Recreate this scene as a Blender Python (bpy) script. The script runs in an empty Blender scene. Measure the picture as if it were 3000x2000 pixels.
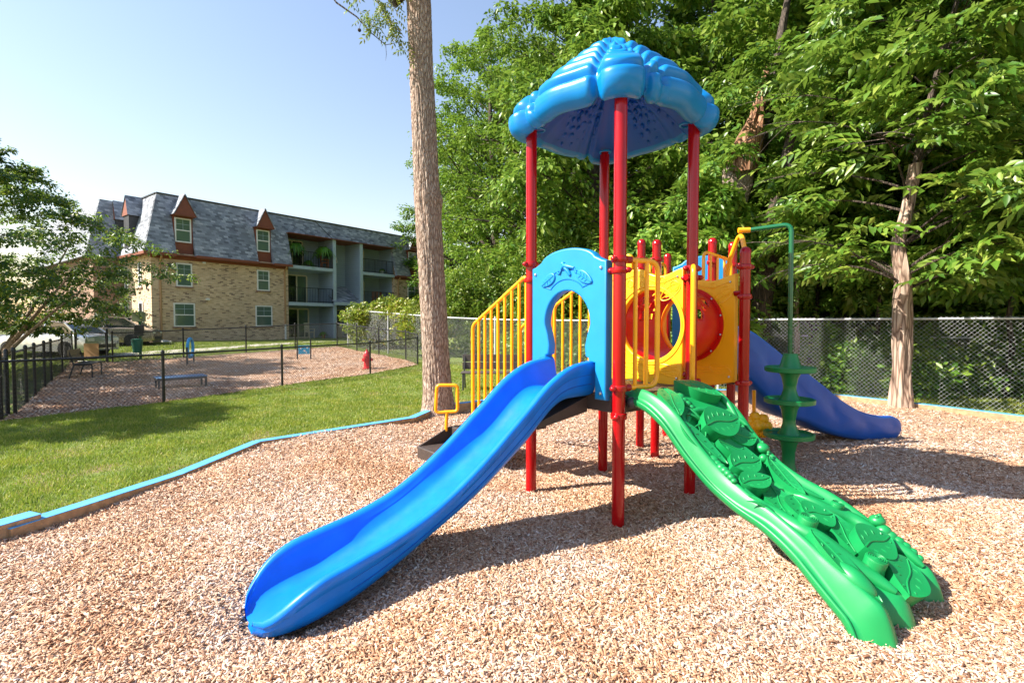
import bpy, bmesh, math, random
import numpy as np
from mathutils import Vector, Matrix, noise
C = bpy.context.scene
R_ = math.radians
random.seed(7); RNG = np.random.default_rng(11)

# ---------------------------------------------------------------- camera, sky, sun, exposure
EYE = 1.7
FOC = 1484.0            # focal length in photograph pixels (3000 wide)
PITCH = 0.035
cam_d = bpy.data.cameras.new('camera'); cam = bpy.data.objects.new('camera', cam_d)
C.collection.objects.link(cam); C.camera = cam
cam_d.sensor_width = 36.0; cam_d.lens = 36.0 * FOC / 3000.0
cam_d.clip_start = 0.05; cam_d.clip_end = 2000.0
cam.location = (0, 0, EYE); cam.rotation_euler = (math.pi / 2 - PITCH, 0, 0)

SUN_EL = R_(42.0)
LD = Vector((0.981 * math.cos(SUN_EL), 0.195 * math.cos(SUN_EL), -math.sin(SUN_EL)))
w = bpy.data.worlds.new('World'); C.world = w; w.use_nodes = True
nt = w.node_tree; bg = nt.nodes['Background']
sky = nt.nodes.new('ShaderNodeTexSky'); sky.sky_type = 'NISHITA'; sky.sun_disc = False
sky.sun_elevation = SUN_EL; sky.sun_rotation = math.atan2(-LD.x, -LD.y)
sky.air_density = 1.7; sky.dust_density = 0.5; sky.ozone_density = 2.0; sky.altitude = 0
hue = nt.nodes.new('ShaderNodeMix'); hue.data_type = 'RGBA'; hue.blend_type = 'MULTIPLY'; hue.inputs[0].default_value = 1; hue.inputs[7].default_value = (1.04, .945, 1.0, 1)
nt.links.new(sky.outputs[0], hue.inputs[6]); nt.links.new(hue.outputs[2], bg.inputs[0]); bg.inputs[1].default_value = 0.08
sd = bpy.data.lights.new('sun', 'SUN'); sd.energy = 4.5; sd.angle = R_(0.5); sd.color = (1.0, 0.93, 0.82)
sun = bpy.data.objects.new('sun', sd); C.collection.objects.link(sun)
sun.rotation_euler = LD.to_track_quat('-Z', 'Y').to_euler(); sun.location = (-20, -4, 25)
C.view_settings.view_transform = 'Standard'; C.view_settings.look = 'None'
C.view_settings.exposure = 1.5; C.view_settings.gamma = 1.0
try:
    C.cycles.max_bounces = 8; C.cycles.diffuse_bounces = 4; C.cycles.transparent_max_bounces = 8
    C.cycles.use_adaptive_sampling = True
except Exception: pass

# ---------------------------------------------------------------- helpers
def tag(o, label=None, cat=None, group=None, kind=None):
    if label: o['label'] = label
    if cat: o['category'] = cat
    if group: o['group'] = group
    if kind: o['kind'] = kind
    return o
def thing(name, label, cat, loc=(0, 0, 0), rz=0.0, group=None):
    o = bpy.data.objects.new(name, None); C.collection.objects.link(o)
    o.location = loc; o.rotation_euler = (0, 0, rz); o.empty_display_size = 0.2
    return tag(o, label, cat, group)
def link(name, me, mat=None, parent=None, world=False):
    """world=True: the mesh is in world coordinates although its parent is not at the origin"""
    o = bpy.data.objects.new(name, me); C.collection.objects.link(o)
    if mat is not None and len(me.materials) == 0: me.materials.append(mat)
    if parent is not None:
        o.parent = parent
        if world and parent.parent is None and parent.type == 'EMPTY':
            m = Matrix.Translation(parent.location) @ parent.rotation_euler.to_matrix().to_4x4()
            o.matrix_parent_inverse = m.inverted()
    return o
def smooth_mesh(me, ang=35):
    me.polygons.foreach_set('use_smooth', np.ones(len(me.polygons), bool))
    if ang is not None: me.set_sharp_from_angle(angle=R_(ang))
    me.update()
def np_mesh(name, v, f, smooth=False):
    v = np.asarray(v, np.float32); f = np.asarray(f, np.int32)
    me = bpy.data.meshes.new(name); k = f.shape[1]
    me.vertices.add(len(v)); me.vertices.foreach_set('co', v.ravel())
    me.loops.add(f.size); me.loops.foreach_set('vertex_index', f.ravel())
    me.polygons.add(len(f)); me.polygons.foreach_set('loop_start', np.arange(0, f.size, k, dtype=np.int32))
    try: me.polygons.foreach_set('loop_total', np.full(len(f), k, np.int32))
    except Exception: pass
    me.update(calc_edges=True)
    if smooth: me.polygons.foreach_set('use_smooth', np.ones(len(f), bool))
    me.validate()
    return me
def V(*a): return Vector(a)
def fillet(pts, r, n=5):
    pts = [Vector(p) for p in pts]; out = [pts[0]]
    for i in range(1, len(pts) - 1):
        p, a, b = pts[i], pts[i - 1], pts[i + 1]
        d1 = (a - p); d2 = (b - p); rr = min(r, d1.length * .49, d2.length * .49)
        q1 = p + d1.normalized() * rr; q2 = p + d2.normalized() * rr
        for k in range(n + 1):
            t = k / n; out.append(q1.lerp(p, t).lerp(p.lerp(q2, t), t))
    out.append(pts[-1]); return out
class MB:
    def __init__(s): s.v = []; s.f = []
    def add(s, vs, fs, M=None):
        b = len(s.v)
        s.v += [tuple(M @ Vector(p)) for p in vs] if M is not None else [tuple(p) for p in vs]
        s.f += [tuple(i + b for i in f) for f in fs]
        return s
    def box(s, c, sz, M=None, rz=0.0):
        x, y, z = sz[0] / 2, sz[1] / 2, sz[2] / 2
        vs = [(-x, -y, -z), (x, -y, -z), (x, y, -z), (-x, y, -z), (-x, -y, z), (x, -y, z), (x, y, z), (-x, y, z)]
        T = Matrix.Translation(c) @ Matrix.Rotation(rz, 4, 'Z')
        if M is not None: T = M @ T
        return s.add(vs, [(0, 3, 2, 1), (4, 5, 6, 7), (0, 1, 5, 4), (1, 2, 6, 5), (2, 3, 7, 6), (3, 0, 4, 7)], T)
    def box2(s, a, b, M=None):
        return s.box([(a[i] + b[i]) / 2 for i in range(3)], [abs(b[i] - a[i]) for i in range(3)], M)
    def tube(s, pts, r, n=10, closed=False, caps=True, M=None):
        pts = [Vector(p) for p in pts]; m = len(pts)
        rs = r if isinstance(r, (list, tuple)) else [r] * m
        tan = []
        for i in range(m):
            a = pts[(i - 1) % m] if (closed or i > 0) else pts[0]
            b = pts[(i + 1) % m] if (closed or i < m - 1) else pts[-1]
            t = b - a; tan.append(t.normalized() if t.length > 1e-9 else V(0, 0, 1))
        up = V(0, 0, 1) if abs(tan[0].z) < .9 else V(1, 0, 0)
        nrm = (up - tan[0] * up.dot(tan[0])).normalized(); vs = []; fs = []
        for i in range(m):
            nrm = (nrm - tan[i] * nrm.dot(tan[i])).normalized(); bn = tan[i].cross(nrm)
            for k in range(n):
                a = 2 * math.pi * k / n
                vs.append(pts[i] + (nrm * math.cos(a) + bn * math.sin(a)) * rs[i])
        for i in range(m if closed else m - 1):
            j = (i + 1) % m
            for k in range(n):
                fs.append((i * n + k, i * n + (k + 1) % n, j * n + (k + 1) % n, j * n + k))
        if caps and not closed:
            fs.append(tuple(range(n - 1, -1, -1))); fs.append(tuple((m - 1) * n + k for k in range(n)))
        return s.add(vs, fs, M)
    def lathe(s, prof, c=(0, 0, 0), n=24, M=None):
        """prof: (radius, z) from bottom to top, about the vertical through c"""
        vs = []; fs = []
        for r, z in prof:
            for k in range(n):
                a = 2 * math.pi * k / n; vs.append((c[0] + r * math.cos(a), c[1] + r * math.sin(a), c[2] + z))
        for i in range(len(prof) - 1):
            for k in range(n):
                fs.append((i * n + k, i * n + (k + 1) % n, (i + 1) * n + (k + 1) % n, (i + 1) * n + k))
        fs.append(tuple(range(n - 1, -1, -1))); fs.append(tuple((len(prof) - 1) * n + k for k in range(n)))
        return s.add(vs, fs, M)
    def ball(s, c, r, sc=(1, 1, 1), n=14, m=8, M=None):
        prof = [(r * math.sin(math.pi * (i + .02) / (m + .04)), -r * math.cos(math.pi * (i + .02) / (m + .04))) for i in range(m + 1)]
        T = Matrix.Translation(c) @ Matrix.Diagonal((*sc, 1))
        if M is not None: T = M @ T
        return s.lathe(prof, (0, 0, 0), n, T)
    def grid(s, rows, closed_u=False, closed_v=False, M=None, flip=False):
        """rows: list of equally long lists of points"""
        nr, nc = len(rows), len(rows[0]); vs = [p for r in rows for p in r]; fs = []
        for i in range(nr if closed_v else nr - 1):
            for k in range(nc if closed_u else nc - 1):
                q = (i * nc + k, i * nc + (k + 1) % nc, ((i + 1) % nr) * nc + (k + 1) % nc, ((i + 1) % nr) * nc + k)
                fs.append(q[::-1] if flip else q)
        return s.add(vs, fs, M)
    def poly(s, pts, th, M=None):
        """flat polygon in local xy, extruded from z=0 to z=th"""
        n = len(pts)
        vs = [(p[0], p[1], 0) for p in pts] + [(p[0], p[1], th) for p in pts]
        fs = [tuple(range(n - 1, -1, -1)), tuple(range(n, 2 * n))] + [(i, (i + 1) % n, n + (i + 1) % n, n + i) for i in range(n)]
        return s.add(vs, fs, M)
    def mesh(s, name, ang=35):
        me = bpy.data.meshes.new(name); me.from_pydata(s.v, [], s.f); me.update()
        if ang is not None:
            bm = bmesh.new(); bm.from_mesh(me); bmesh.ops.recalc_face_normals(bm, faces=bm.faces); bm.to_mesh(me); bm.free()
            smooth_mesh(me, ang)
        return me
    def build(s, name, mat, parent=None, world=True, ang=35, bevel=0, seg=2):
        o = link(name, s.mesh(name, ang), mat, parent, world)
        if bevel:
            b = o.modifiers.new('bevel', 'BEVEL'); b.width = bevel; b.segments = seg; b.limit_method = 'ANGLE'; b.angle_limit = R_(40)
            b.harden_normals = False
        return o
def frame(o, x, y):
    """matrix with local x, y axes (and z = x cross y) at o"""
    x = Vector(x).normalized(); y = Vector(y).normalized(); z = x.cross(y).normalized()
    return Matrix(((x.x, y.x, z.x, o[0]), (x.y, y.y, z.y, o[1]), (x.z, y.z, z.z, o[2]), (0, 0, 0, 1)))
def plate(mb, outlines, th, bev, M):
    """a bevelled flat plate with holes: outlines in local xy, centred on local z = 0"""
    cu = bpy.data.curves.new('tmp', 'CURVE'); cu.dimensions = '2D'; cu.fill_mode = 'BOTH'
    for pts in outlines:
        sp = cu.splines.new('POLY'); sp.points.add(len(pts) - 1); sp.use_cyclic_u = True
        for q, p in zip(sp.points, pts): q.co = (p[0], p[1], 0, 1)
    cu.extrude = th / 2 - bev; cu.bevel_depth = bev; cu.bevel_resolution = 2; cu.offset = -bev
    _eat(mb, cu, M)
def text(mb, body, size, th, M, align='CENTER'):
    cu = bpy.data.curves.new('tmp', 'FONT'); cu.body = body; cu.size = size; cu.extrude = th; cu.align_x = align; cu.align_y = 'CENTER'
    _eat(mb, cu, M)
def _eat(mb, cu, M):
    ob = bpy.data.objects.new('tmp', cu); C.collection.objects.link(ob)
    dg = bpy.context.evaluated_depsgraph_get()
    me = bpy.data.meshes.new_from_object(ob.evaluated_get(dg))
    mb.add([v.co for v in me.vertices], [tuple(p.vertices) for p in me.polygons], M)
    bpy.data.objects.remove(ob); bpy.data.curves.remove(cu); bpy.data.meshes.remove(me)
def interp(x, xs, ys): return float(np.interp(x, xs, ys))
def smoothcurve(xs, ys):
    """monotone-ish smooth interpolation through points (Catmull-Rom on uneven knots)"""
    xs = np.array(xs, float); ys = np.array(ys, float); m = np.gradient(ys, xs)
    def f(x):
        x = min(max(x, xs[0]), xs[-1]); i = min(max(int(np.searchsorted(xs, x)) - 1, 0), len(xs) - 2)
        h = xs[i + 1] - xs[i]; t = (x - xs[i]) / h
        return float((2*t**3-3*t*t+1)*ys[i] + (t**3-2*t*t+t)*h*m[i] + (-2*t**3+3*t*t)*ys[i+1] + (t**3-t*t)*h*m[i+1])
    return f
def in_poly(x, y, poly):
    x = np.asarray(x); y = np.asarray(y); c = np.zeros(x.shape, bool); n = len(poly)
    for i in range(n):
        x1, y1 = poly[i]; x2, y2 = poly[(i + 1) % n]
        if y1 == y2: continue
        c ^= ((y1 > y) != (y2 > y)) & (x < (x2 - x1) * (y - y1) / (y2 - y1) + x1)
    return c
def gz(x, y):
    """height of the lawn"""
    t = np.clip((np.asarray(y, float) - 16) / 12, 0, 1)
    return 0.66 * t * t * (3 - 2 * t)
def mz(x, y):
    """height of the bark bed"""
    x = np.asarray(x, float); y = np.asarray(y, float)
    t = np.clip((3.5 - y) / 1.3, 0, 1)
    u = 0.016 * np.sin(1.7 * x + .8 * y) + 0.012 * np.sin(2.9 * y - 1.1 * x + 1) + 0.007 * np.sin(5.3 * x + 3.1 * y)
    lift = 0.05 * np.clip((-x - 1.2) / 1.8, 0, 1) * np.clip((y - 4.6) / .8, 0, 1) * np.clip((8.6 - y) / .5, 0, 1)
    dip = .13 * np.exp(-((x + 1.32) / .42) ** 2 - ((y - 3.05) / .42) ** 2)
    return -0.035 * t * t * (3 - 2 * t) + u + .01 + lift - dip

# ---------------------------------------------------------------- materials
def newmat(name):
    m = bpy.data.materials.new(name); m.use_nodes = True
    nt = m.node_tree; return m, nt, nt.nodes['Principled BSDF']
def nd(nt, typ, **kw):
    n = nt.nodes.new(typ)
    for k, v in kw.items():
        if hasattr(n, k): setattr(n, k, v)
        else: n.inputs[k.replace('_', ' ')].default_value = v
    return n
def coords(nt, kind='Object', scale=(1, 1, 1), rot=(0, 0, 0)):
    tc = nt.nodes.new('ShaderNodeTexCoord'); mp = nt.nodes.new('ShaderNodeMapping')
    mp.inputs['Scale'].default_value = scale; mp.inputs['Rotation'].default_value = rot
    nt.links.new(tc.outputs[kind], mp.inputs[0]); return mp.outputs[0]
def ramp(nt, fac, stops, interp='LINEAR'):
    r = nt.nodes.new('ShaderNodeValToRGB'); r.color_ramp.interpolation = interp
    e = r.color_ramp.elements
    while len(e) < len(stops): e.new(.5)
    for el, (p, c) in zip(e, stops): el.position = p; el.color = (*c, 1)
    nt.links.new(fac, r.inputs[0]); return r.outputs[0]
def mix(nt, fac, a, b, mode='MIX'):
    m = nt.nodes.new('ShaderNodeMix'); m.data_type = 'RGBA'; m.blend_type = mode
    for sock, val in ((0, fac), (6, a), (7, b)):
        if hasattr(val, 'is_linked') or hasattr(val, 'links'): nt.links.new(val, m.inputs[sock])
        else: m.inputs[sock].default_value = val if sock == 0 else (*val, 1)
    return m.outputs[2]
def bump(nt, h, strength, dist, bsdf):
    b = nt.nodes.new('ShaderNodeBump'); b.inputs['Strength'].default_value = strength; b.inputs['Distance'].default_value = dist
    nt.links.new(h, b.inputs['Height']); nt.links.new(b.outputs[0], bsdf.inputs['Normal'])
def simple(name, col, rough=.5, metal=0.0, var=.12, vscale=6.0, bmp=0.0, bscale=200.0, spec=.5, coat=0.0):
    m, nt, b = newmat(name); co = coords(nt)
    n = nd(nt, 'ShaderNodeTexNoise', Scale=vscale, Detail=5.0); nt.links.new(co, n.inputs['Vector'])
    lo = tuple(c * (1 - var) for c in col); hi = tuple(min(1, c * (1 + var)) for c in col)
    nt.links.new(ramp(nt, n.outputs[0], [(.3, lo), (.7, hi)]), b.inputs['Base Color'])
    n2 = nd(nt, 'ShaderNodeTexNoise', Scale=vscale * 3, Detail=6.0); nt.links.new(co, n2.inputs['Vector'])
    rr = nd(nt, 'ShaderNodeMapRange'); rr.inputs[3].default_value = max(.03, rough - .07); rr.inputs[4].default_value = min(1, rough + .1)
    nt.links.new(n2.outputs[0], rr.inputs[0]); nt.links.new(rr.outputs[0], b.inputs['Roughness'])
    b.inputs['Metallic'].default_value = metal; b.inputs['Specular IOR Level'].default_value = spec
    b.inputs['Coat Weight'].default_value = coat; b.inputs['Coat Roughness'].default_value = .08
    if bmp:
        n3 = nd(nt, 'ShaderNodeTexNoise', Scale=bscale, Detail=3.0); nt.links.new(co, n3.inputs['Vector'])
        bump(nt, n3.outputs[0], bmp, .002, b)
    return m
def leafmat(name, cols, trans=.35, rough=.42, tcol=(.25, .38, .05), ns=.55):
    m, nt, b = newmat(name)
    g = nt.nodes.new('ShaderNodeNewGeometry'); oi = nt.nodes.new('ShaderNodeObjectInfo')
    c = ramp(nt, g.outputs['Random Per Island'], [(i / (len(cols) - 1), q) for i, q in enumerate(cols)])
    co = coords(nt); n = nd(nt, 'ShaderNodeTexNoise', Scale=ns, Detail=4.0); nt.links.new(co, n.inputs['Vector'])
    f = ramp(nt, n.outputs[0], [(.35, (.72, .80, .80)), (.65, (1.22, 1.12, .95))])
    c2 = mix(nt, 1.0, c, f, 'MULTIPLY')
    hsv = nt.nodes.new('ShaderNodeHueSaturation'); nt.links.new(c2, hsv.inputs['Color'])
    mr = nd(nt, 'ShaderNodeMapRange'); mr.inputs[3].default_value = .8; mr.inputs[4].default_value = 1.2
    nt.links.new(oi.outputs['Random'], mr.inputs[0]); nt.links.new(mr.outputs[0], hsv.inputs['Value'])
    nt.links.new(hsv.outputs[0], b.inputs['Base Color']); b.inputs['Roughness'].default_value = rough
    t = nt.nodes.new('ShaderNodeBsdfTranslucent')
    tc = mix(nt, .6, hsv.outputs[0], tcol); nt.links.new(tc, t.inputs[0])
    mx = nt.nodes.new('ShaderNodeMixShader'); mx.inputs[0].default_value = trans
    nt.links.new(b.outputs[0], mx.inputs[1]); nt.links.new(t.outputs[0], mx.inputs[2])
    nt.links.new(mx.outputs[0], nt.nodes['Material Output'].inputs[0])
    return m

M_BLUE = simple('blue_plastic', (.002, .165, .70), .36, spec=.35, var=.10, bmp=.08, bscale=350)
M_BLUE2 = simple('deep_blue_plastic', (.004, .085, .42), .36, var=.06, bmp=.08, bscale=350)
M_SKYBLUE = simple('sky_blue_plastic', (.004, .22, .52), .42, var=.05, bmp=.15, bscale=420)
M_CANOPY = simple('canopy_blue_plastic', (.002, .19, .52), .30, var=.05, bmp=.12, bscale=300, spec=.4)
M_GREEN = simple('green_plastic', (.006, .235, .062), .38, var=.06, bmp=.12, bscale=380)
M_DGREEN = simple('green_paint', (.004, .11, .04), .25, var=.05, coat=.4)
M_DISC = simple('green_disc_plastic', (.005, .20, .055), .36, var=.05, bmp=.08, bscale=380)
M_YEL = simple('yellow_plastic', (.95, .48, .008), .36, var=.04, bmp=.08, bscale=380)
M_YPAINT = simple('yellow_paint', (.95, .39, .004), .28, var=.04, coat=.3)
M_RED = simple('red_paint', (.34, .003, .005), .17, var=.08, coat=.18, spec=.35)
M_REDPL = simple('red_plastic', (.60, .008, .005), .3, var=.05)
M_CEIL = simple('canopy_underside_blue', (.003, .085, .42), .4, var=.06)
M_STEEL = simple('bolt_steel', (.55, .55, .56), .3, metal=1.0)
M_BROWN = simple('brown_vinyl', (.055, .040, .034), .5, var=.15, vscale=12, bmp=.2, bscale=250)
M_DECK = simple('deck_vinyl', (.085, .058, .046), .5, var=.15, vscale=14, bmp=.2, bscale=250)
M_BLACKM = simple('black_fence_paint', (.012, .012, .013), .4)
M_GALV = simple('galvanised_steel', (.55, .57, .58), .45, metal=.3, var=.15, vscale=20)
M_WHITE = simple('white_paint', (.78, .77, .73), .5, var=.05)
M_CREAM = simple('cream_paint', (.66, .60, .45), .5, var=.05)
M_TAN = simple('tan_paint', (.42, .24, .11), .5, var=.08)
M_RUST = simple('rust_brown_paint', (.22, .062, .030), .6, var=.1)
M_GREYP = simple('grey_trim_paint', (.42, .51, .58), .6, var=.06)
M_DARK = simple('dark_grey', (.035, .035, .038), .5)
M_HYD = simple('hydrant_red', (.55, .02, .03), .35)
M_TERRA = simple('terracotta', (.35, .12, .05), .7)
M_BENCH = simple('bench_brown', (.075, .060, .052), .6, var=.2, vscale=9)
M_CONC = simple('concrete', (.46, .42, .36), .85, var=.14, vscale=3, bmp=.3, bscale=60)
M_ASPH = simple('asphalt', (.07, .07, .072), .9, var=.2, vscale=2, bmp=.3, bscale=120)
M_SILVER = simple('silver_car_paint', (.52, .54, .57), .22, metal=.55, coat=.8)
M_TANCAR = simple('tan_car_paint', (.34, .28, .22), .25, metal=.5, coat=.8)
M_TYRE = simple('tyre_rubber', (.015, .015, .016), .8)
M_KERBW = simple('kerb_wood', (.38, .24, .13), .8, var=.3, vscale=14, bmp=.4, bscale=60)
def glass(name, col, rough=.06):
    m, nt, b = newmat(name); b.inputs['Base Color'].default_value = (*col, 1); b.inputs['Roughness'].default_value = rough
    b.inputs['Specular IOR Level'].default_value = .8; b.inputs['Coat Weight'].default_value = .6; return m
M_GLASS = glass('window_glass_with_blind', (.10, .155, .125))
M_GLASSD = glass('dark_glass', (.015, .02, .024))
M_GLASSB = glass('amber_blind_glass', (.34, .17, .06))
M_CARGL = glass('car_glass', (.02, .03, .035))
M_FLOWERO = simple('red_orange_shrub_bloom', (.45, .10, .03), .6)

def m_brick(name, cols, mortar, bw=.22, bh=.075, ms=.010):
    m, nt, b = newmat(name); tc = nt.nodes.new('ShaderNodeTexCoord')
    sp = nt.nodes.new('ShaderNodeSeparateXYZ'); nt.links.new(tc.outputs['Object'], sp.inputs[0])
    ad = nd(nt, 'ShaderNodeMath', operation='ADD'); nt.links.new(sp.outputs[0], ad.inputs[0]); nt.links.new(sp.outputs[1], ad.inputs[1])
    cb = nt.nodes.new('ShaderNodeCombineXYZ'); nt.links.new(ad.outputs[0], cb.inputs[0]); nt.links.new(sp.outputs[2], cb.inputs[1])
    br = nt.nodes.new('ShaderNodeTexBrick'); nt.links.new(cb.outputs[0], br.inputs['Vector'])
    br.inputs['Scale'].default_value = 1; br.inputs['Brick Width'].default_value = bw; br.inputs['Row Height'].default_value = bh
    br.inputs['Mortar Size'].default_value = ms; br.inputs['Bias'].default_value = 0
    br.inputs['Color1'].default_value = (0, 0, 0, 1); br.inputs['Color2'].default_value = (1, 1, 1, 1); br.inputs['Mortar'].default_value = (.5, .5, .5, 1)
    base = ramp(nt, br.outputs['Color'], cols)
    n = nd(nt, 'ShaderNodeTexNoise', Scale=.6, Detail=4.0); nt.links.new(cb.outputs[0], n.inputs['Vector'])
    base = mix(nt, 1.0, base, ramp(nt, n.outputs[0], [(.3, (.86, .86, .88)), (.7, (1.1, 1.08, 1.04))]), 'MULTIPLY')
    c = mix(nt, br.outputs['Fac'], base, mortar); nt.links.new(c, b.inputs['Base Color'])
    b.inputs['Roughness'].default_value = .85
    inv = nd(nt, 'ShaderNodeMath', operation='SUBTRACT'); inv.inputs[0].default_value = 1; nt.links.new(br.outputs['Fac'], inv.inputs[1])
    bump(nt, inv.outputs[0], .5, .01, b); return m
M_BRICK = m_brick('buff_brick', [(0, (.14, .075, .045)), (.09, (.30, .17, .10)), (.2, (.52, .355, .21)), (.65, (.66, .46, .28)), (1, (.76, .57, .37))], (.60, .47, .33))
M_BRICKR = m_brick('red_buff_brick', [(0, (.16, .07, .04)), (.4, (.30, .16, .10)), (1, (.40, .24, .16))], (.33, .25, .19))
M_SHING = m_brick('grey_shingles', [(0, (.13, .14, .165)), (.35, (.22, .24, .275)), (.75, (.30, .325, .37)), (1, (.46, .48, .53))], (.19, .205, .235), .26, .12, .005)
M_SIDING = m_brick('blue_grey_siding', [(0, (.30, .385, .46)), (1, (.32, .405, .48))], (.17, .22, .27), 9.0, .15, .008)

def m_mulch(name, chip, near=True):
    m, nt, b = newmat(name); co = coords(nt, 'Object')
    n0 = nd(nt, 'ShaderNodeTexNoise', Scale=9.0, Detail=2.0); nt.links.new(co, n0.inputs['Vector'])
    warp = nd(nt, 'ShaderNodeVectorMath', operation='MULTIPLY_ADD'); warp.inputs[1].default_value = (.25, .25, .25)
    nt.links.new(n0.outputs[1], warp.inputs[0]); nt.links.new(co, warp.inputs[2])
    def vor(rot, sc):
        mp = nt.nodes.new('ShaderNodeMapping'); mp.inputs['Scale'].default_value = (sc * .42, sc, sc); mp.inputs['Rotation'].default_value = (0, 0, rot)
        nt.links.new(warp.outputs[0], mp.inputs[0])
        v = nd(nt, 'ShaderNodeTexVoronoi', Scale=1.0); nt.links.new(mp.outputs[0], v.inputs['Vector']); return v
    va, vb = vor(.5, chip), vor(2.1, chip * 1.15)
    sa = nt.nodes.new('ShaderNodeSeparateColor'); nt.links.new(va.outputs['Color'], sa.inputs[0])
    sb = nt.nodes.new('ShaderNodeSeparateColor'); nt.links.new(vb.outputs['Color'], sb.inputs[0])
    gt = nd(nt, 'ShaderNodeMath', operation='GREATER_THAN'); gt.inputs[1].default_value = .5; nt.links.new(sa.outputs[1], gt.inputs[0])
    stops = [(0, (.14, .07, .038)), (.2, (.32, .18, .10)), (.5, (.50, .33, .22)), (.8, (.62, .455, .34)), (1, (.72, .61, .50))]
    ca = ramp(nt, sa.outputs[0], stops); cb = ramp(nt, sb.outputs[0], stops)
    c = mix(nt, gt.outputs[0], ca, cb)
    n = nd(nt, 'ShaderNodeTexNoise', Scale=.35, Detail=3.0); nt.links.new(co, n.inputs['Vector'])
    c = mix(nt, 1.0, c, ramp(nt, n.outputs[0], [(.35, (1.0, .93, .86)), (.65, (.98, .98, 1.0))]), 'MULTIPLY')
    nt.links.new(c, b.inputs['Base Color']); b.inputs['Roughness'].default_value = .9
    ad = nd(nt, 'ShaderNodeMath', operation='MULTIPLY_ADD'); ad.inputs[1].default_value = -.8
    nt.links.new(va.outputs['Distance'], ad.inputs[0]); nt.links.new(sa.outputs[2], ad.inputs[2])
    bump(nt, ad.outputs[0], .8, .02, b); return m
M_MULCH = m_mulch('bark_mulch', 85.0)
M_MULCH2 = m_mulch('dog_park_mulch', 40.0)
def m_chip():
    m, nt, b = newmat('bark_chip'); g = nt.nodes.new('ShaderNodeNewGeometry')
    c = ramp(nt, g.outputs['Random Per Island'], [(0, (.12, .055, .028)), (.08, (.28, .14, .075)), (.30, (.46, .28, .18)), (.55, (.56, .39, .275)), (.82, (.65, .505, .40)), (.95, (.76, .67, .58)), (1, (.84, .80, .74))])
    co = coords(nt, 'Object'); n = nd(nt, 'ShaderNodeTexNoise', Scale=.8, Detail=5.0); nt.links.new(co, n.inputs['Vector'])
    c = mix(nt, 1.0, c, ramp(nt, n.outputs[0], [(.30, (.76, .58, .43)), (.42, (1.0, .86, .72)), (.60, (1.0, 1.0, 1.02))]), 'MULTIPLY')
    n2 = nd(nt, 'ShaderNodeTexNoise', Scale=140.0, Detail=2.0); nt.links.new(co, n2.inputs['Vector'])
    c = mix(nt, .35, c, ramp(nt, n2.outputs[0], [(.3, (.7, .7, .7)), (.7, (1.2, 1.2, 1.2))]), 'MULTIPLY')
    nt.links.new(c, b.inputs['Base Color']); b.inputs['Roughness'].default_value = .85; return m
M_CHIP = m_chip()
def m_lawn():
    m, nt, b = newmat('lawn'); co = coords(nt, 'Object')
    n = nd(nt, 'ShaderNodeTexNoise', Scale=1.1, Detail=6.0, Roughness=.65); nt.links.new(co, n.inputs['Vector'])
    n2 = nd(nt, 'ShaderNodeTexNoise', Scale=38.0, Detail=4.0); nt.links.new(co, n2.inputs['Vector'])
    a = ramp(nt, n2.outputs[0], [(.3, (.08, .12, .015)), (.7, (.20, .25, .04))])
    d = ramp(nt, n2.outputs[0], [(.3, (.16, .10, .05)), (.7, (.30, .20, .11))])
    f = ramp(nt, n.outputs[0], [(.54, (0, 0, 0)), (.64, (.85, .85, .85))])
    nt.links.new(mix(nt, f, a, d), b.inputs['Base Color']); b.inputs['Roughness'].default_value = .9
    bump(nt, n2.outputs[0], .6, .05, b); return m
M_LAWN = m_lawn()
def m_grass():
    m = leafmat('grass_blades', [(.085, .15, .010), (.16, .24, .016), (.26, .33, .03), (.36, .38, .06), (.44, .37, .13)], .35, .5, ns=2.2)
    return m
M_GRASS = m_grass()
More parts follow.
